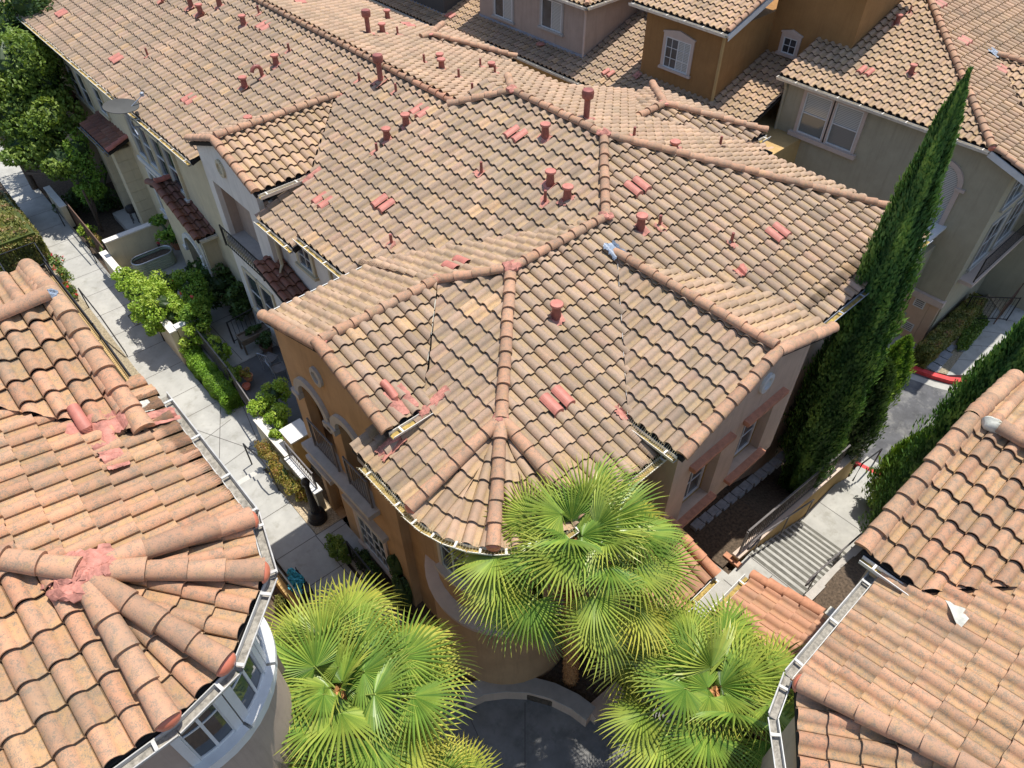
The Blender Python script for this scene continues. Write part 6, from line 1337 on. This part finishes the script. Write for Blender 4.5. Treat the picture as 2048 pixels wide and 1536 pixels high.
cypress('tallest slim cypress rising in front of the olive house', (14.62, 3.8, -1.3), 12.3, .78, 42000, lean=(-.17, .31), size=.15, taper=.55)
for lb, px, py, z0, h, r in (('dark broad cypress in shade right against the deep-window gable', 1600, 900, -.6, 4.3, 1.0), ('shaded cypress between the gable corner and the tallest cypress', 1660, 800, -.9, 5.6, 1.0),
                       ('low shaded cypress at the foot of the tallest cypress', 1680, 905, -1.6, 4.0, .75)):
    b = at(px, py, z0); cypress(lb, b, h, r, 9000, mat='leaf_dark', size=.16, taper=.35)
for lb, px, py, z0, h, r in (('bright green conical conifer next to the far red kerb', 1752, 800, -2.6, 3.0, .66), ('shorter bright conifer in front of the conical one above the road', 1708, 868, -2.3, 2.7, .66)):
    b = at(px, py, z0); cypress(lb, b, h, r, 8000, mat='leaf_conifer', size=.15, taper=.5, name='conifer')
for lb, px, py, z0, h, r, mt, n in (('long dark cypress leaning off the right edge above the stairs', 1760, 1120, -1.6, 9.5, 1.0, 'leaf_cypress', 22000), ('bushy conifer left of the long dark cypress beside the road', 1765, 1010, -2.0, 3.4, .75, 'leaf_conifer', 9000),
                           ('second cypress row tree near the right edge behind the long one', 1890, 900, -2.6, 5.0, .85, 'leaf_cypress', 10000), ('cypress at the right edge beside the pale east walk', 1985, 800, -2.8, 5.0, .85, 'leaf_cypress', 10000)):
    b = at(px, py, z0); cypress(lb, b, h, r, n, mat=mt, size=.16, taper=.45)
# hedge along the olive house, ground cover, far trees
ha, hb = at(1858, 706, -2.3), at(1957, 600, -2.3)
hy = (ha[1]+hb[1])/2; hedge('hedge', 'clipped hedge with sunlit yellow side running beside the olive house', ha[0]-.3, hb[0], 4.0, 4.62, GZ_-.05, -2.0, 'leaf_olive', dens=1000, size=.09)
q = [at(px, py, GZ_+.05)[:2] for px, py in ((1912, 690), (1935, 640), (1960, 620), (1978, 645), (1935, 700), (1915, 702))]; c0 = np.mean(q, 0); pp = []
while len(pp) < 2600:
    i = RNG.integers(0, len(q)); j = (i+1) % len(q); u, v = RNG.random(2); u = math.sqrt(u); p = c0*(1-u)+(np.array(q[i])*(1-v)+np.array(q[j])*v)*u; pp.append((p[0], p[1], GZ_+.03+RNG.random()*.12))
o = leaves('ground_cover', pp, .10, 'leaf_tree', up=(0, 0, .3)); tag(o, kind='stuff'); rebase(o)
shrub('shrub', 'small clipped yellow-green shrub at the foot of the stairs by the red kerb', 'shrub', [(at(1685, 930, -2.5), (.4, .35, .3))], .07, 1800, 'leaf_olive')
for k, (px, py, z0) in enumerate(((2010, 12, 1.5), (2050, 25, 1.0), (2090, -10, 2))):
    b = at(px, py, z0); tree('background_tree', ['green tree behind the olive house roof at the top right', 'second green tree behind the olive roof at the right edge', 'far green tree beyond the top right corner'][k], 'tree', (b[0], b[1], -3), [(b, (3, 3, 2.6))], .35, 3500, 'leaf_tree')
# ---- fan palms
def frond_mesh(seed, yellow):
    rs = random.Random(seed); V = []; F = []; T = []; ns = 38; R0 = 1.0*rs.uniform(.92, 1.06)
    A = math.radians(rs.uniform(128, 150))
    for k in range(ns):
        a = -A+2*A*(k+.5)/ns; da = A/ns*.98; L = R0*(1-.16*(abs(a)/A)**2)*rs.uniform(.92, 1.04); fold = .035; tipd = rs.uniform(.02, .16); tw = rs.uniform(-.03, .03)
        base = len(V); ty = max(0, yellow+rs.uniform(-.15, .15))
        for q, wf in ((.03, 1), (.2, 1), (.40, 1.), (.62, .78), (.84, .45), (1.0, .03)):
            rr = L*q; w = rr*math.tan(da)*(1 if q <= .4 else 0)+(L*.42*math.tan(da)*wf if q > .4 else 0); droop = -.10*q*q*R0-(tipd*(q-.6)**2*4 if q > .6 else 0)-.10*(1-math.cos(a))*q; z = droop+tw*(q > .5)*(q-.5)
            cx, cy = math.cos(a), math.sin(a)
            for sgn, zz in ((-1, 0), (0, fold*min(1, q*2)*(wf if q > .5 else 1)), (1, 0)):
                V.append((cx*rr-cy*w*sgn, cy*rr+cx*w*sgn, z+zz)); ang = rs.random()
                T.append((0, 0, 0))
        h = rs.uniform(.1, .9)
        for i in range(base, len(V)):
            q_ = ((i-base)//3)/5; T[i] = (h, min(1, max(0, ty*(.2+.9*q_)+(.55*(q_ > .9))+.12*q_)), 0)
        for i in range(5):
            for j in range(2): F.append((base+i*3+j, base+i*3+j+1, base+(i+1)*3+j+1, base+(i+1)*3+j))
    me = bpy.data.meshes.new('frond'); me.from_pydata(V, [], F); me.update(); me.materials.append(MAT['leaf_palm'])
    a = me.attributes.new('tint', 'FLOAT_COLOR', 'POINT'); tt = np.ones((len(V), 4), np.float32); tt[:, :3] = T; a.data.foreach_set('color', tt.ravel()); return me
FR = [[frond_mesh(i*7+j, y) for i in range(4)] for j, y in enumerate((0.05, .35, .9))]
def petiole_mesh():
    m = MB(); m.tube([(-1, 0, 0), (-.5, 0, .03), (.04, 0, 0)], [.03, .016, .012], 6); me = bpy.data.meshes.new('petiole'); me.from_pydata(m.v, [], m.f); me.update(); me.materials.append(MAT['petiole']); return me
PM = petiole_mesh()
def palm(label, base, top, n=46, pl=.95, fl=1.0, seed=1, low=-50, yel=.4):
    rt = root('fan_palm', label, 'palm', base); rs = random.Random(seed); top = Vector(top); b = Vector(base)
    tr = trunk(rt, [b, b.lerp(top, .33), b.lerp(top, .66), top], [.14, .15, .155, .12], 'palm_fibre')
    pts = []; ups = []
    L = (top-b).length
    for _ in range(5000):
        t = rs.random(); a = rs.random()*6.283; p = b.lerp(top, t); pts.append((p.x+math.cos(a)*.155, p.y+math.sin(a)*.155, p.z)); ups.append((math.cos(a)*.6, math.sin(a)*.6, -1.2))
    o = leaves('trunk_fibre', pts, .13, 'palm_fibre', up=np.array(ups), aspect=.09, spread=.6); o.parent = rt; o.location = -Vector(base)
    for k in range(n):
        u = k/(n-1); el = math.radians(78-(78-low)*u**.85+rs.uniform(-7, 7)); az = k*2.39996+rs.uniform(-.2, .2)
        d_ = Vector((math.cos(az)*math.cos(el), math.sin(az)*math.cos(el), math.sin(el))); p_l = pl*rs.uniform(.85, 1.1)*(.30+.95*min(1, u*2.2)**.8)
        if el < -.08 and abs(((az-3.80+math.pi) % (2*math.pi))-math.pi) < .62 and L > 5.2: continue
        hub = top+d_*p_l+Vector((0, 0, -.12*u)); ms = FR[2] if (u > .50 and rs.random() < yel) else FR[1] if rs.random() < .6 else FR[0]
        # blade tilts further down than the stalk
        el2 = el-math.radians(rs.uniform(4, 34) if u > .25 else rs.uniform(-10, 60)); xax = Vector((math.cos(az)*math.cos(el2), math.sin(az)*math.cos(el2), math.sin(el2))); side = Vector((-math.sin(az), math.cos(az), 0)); zax = xax.cross(side).normalized()
        roll = rs.uniform(-.6, .6); side2 = (side*math.cos(roll)+zax*math.sin(roll)).normalized(); zax = xax.cross(side2).normalized()
        M = Matrix((xax, side2, zax)).transposed().to_4x4(); s_f = fl*rs.uniform(.85, 1.08)
        fo = bpy.data.objects.new('frond', rs.choice(ms)); COL.objects.link(fo); fo.parent = rt
        MF = Matrix.Translation(hub-b) @ M @ Matrix.Scale(s_f, 4); fo.matrix_local = MF
        pv = (hub-top); px_ = pv.normalized(); ps = px_.cross(Vector((0, 0, 1))).normalized(); pz = px_.cross(ps); MM = Matrix((px_, ps, pz)).transposed().to_4x4()
        po = bpy.data.objects.new('petiole', PM); COL.objects.link(po); po.parent = fo; po.matrix_parent_inverse = Matrix.Identity(4)
        po.matrix_local = MF.inverted() @ (Matrix.Translation(hub-b) @ MM @ Matrix.Scale(pv.length, 4))
    m = MB(); lump(m, tuple(top), .17, (1, 1, 1.3), seed); m.build('crown_heart', 'palm_fibre', rt); return rt
t1 = at(1148, 1092, 6.1); palm('tallest fan palm in front of the round turret with its hairy brown trunk showing', (5.35, 4.05, -.3), t1, n=60, seed=3, pl=1.12, fl=.86, low=-60, yel=.35)
t2 = at(685, 1390, 4.6); palm('fan palm with yellowed fronds beside the bottom left house', (t2[0], t2[1], PL), t2, n=42, seed=8, pl=1.12, fl=.95, low=-35, yel=.9)
t3 = at(1425, 1395, 4.6); palm('fan palm at lower right next to the white gutter of the corner house', (t3[0], t3[1], PL), t3, n=40, seed=15, pl=1.0, fl=.88, low=-40, yel=.45)
t4 = at(860, 1620, 3.2); palm('low yellow fan palm peeking in at the bottom edge', (t4[0], t4[1], PL), t4, n=30, seed=21, pl=.6, fl=.7, low=-20, yel=.9)
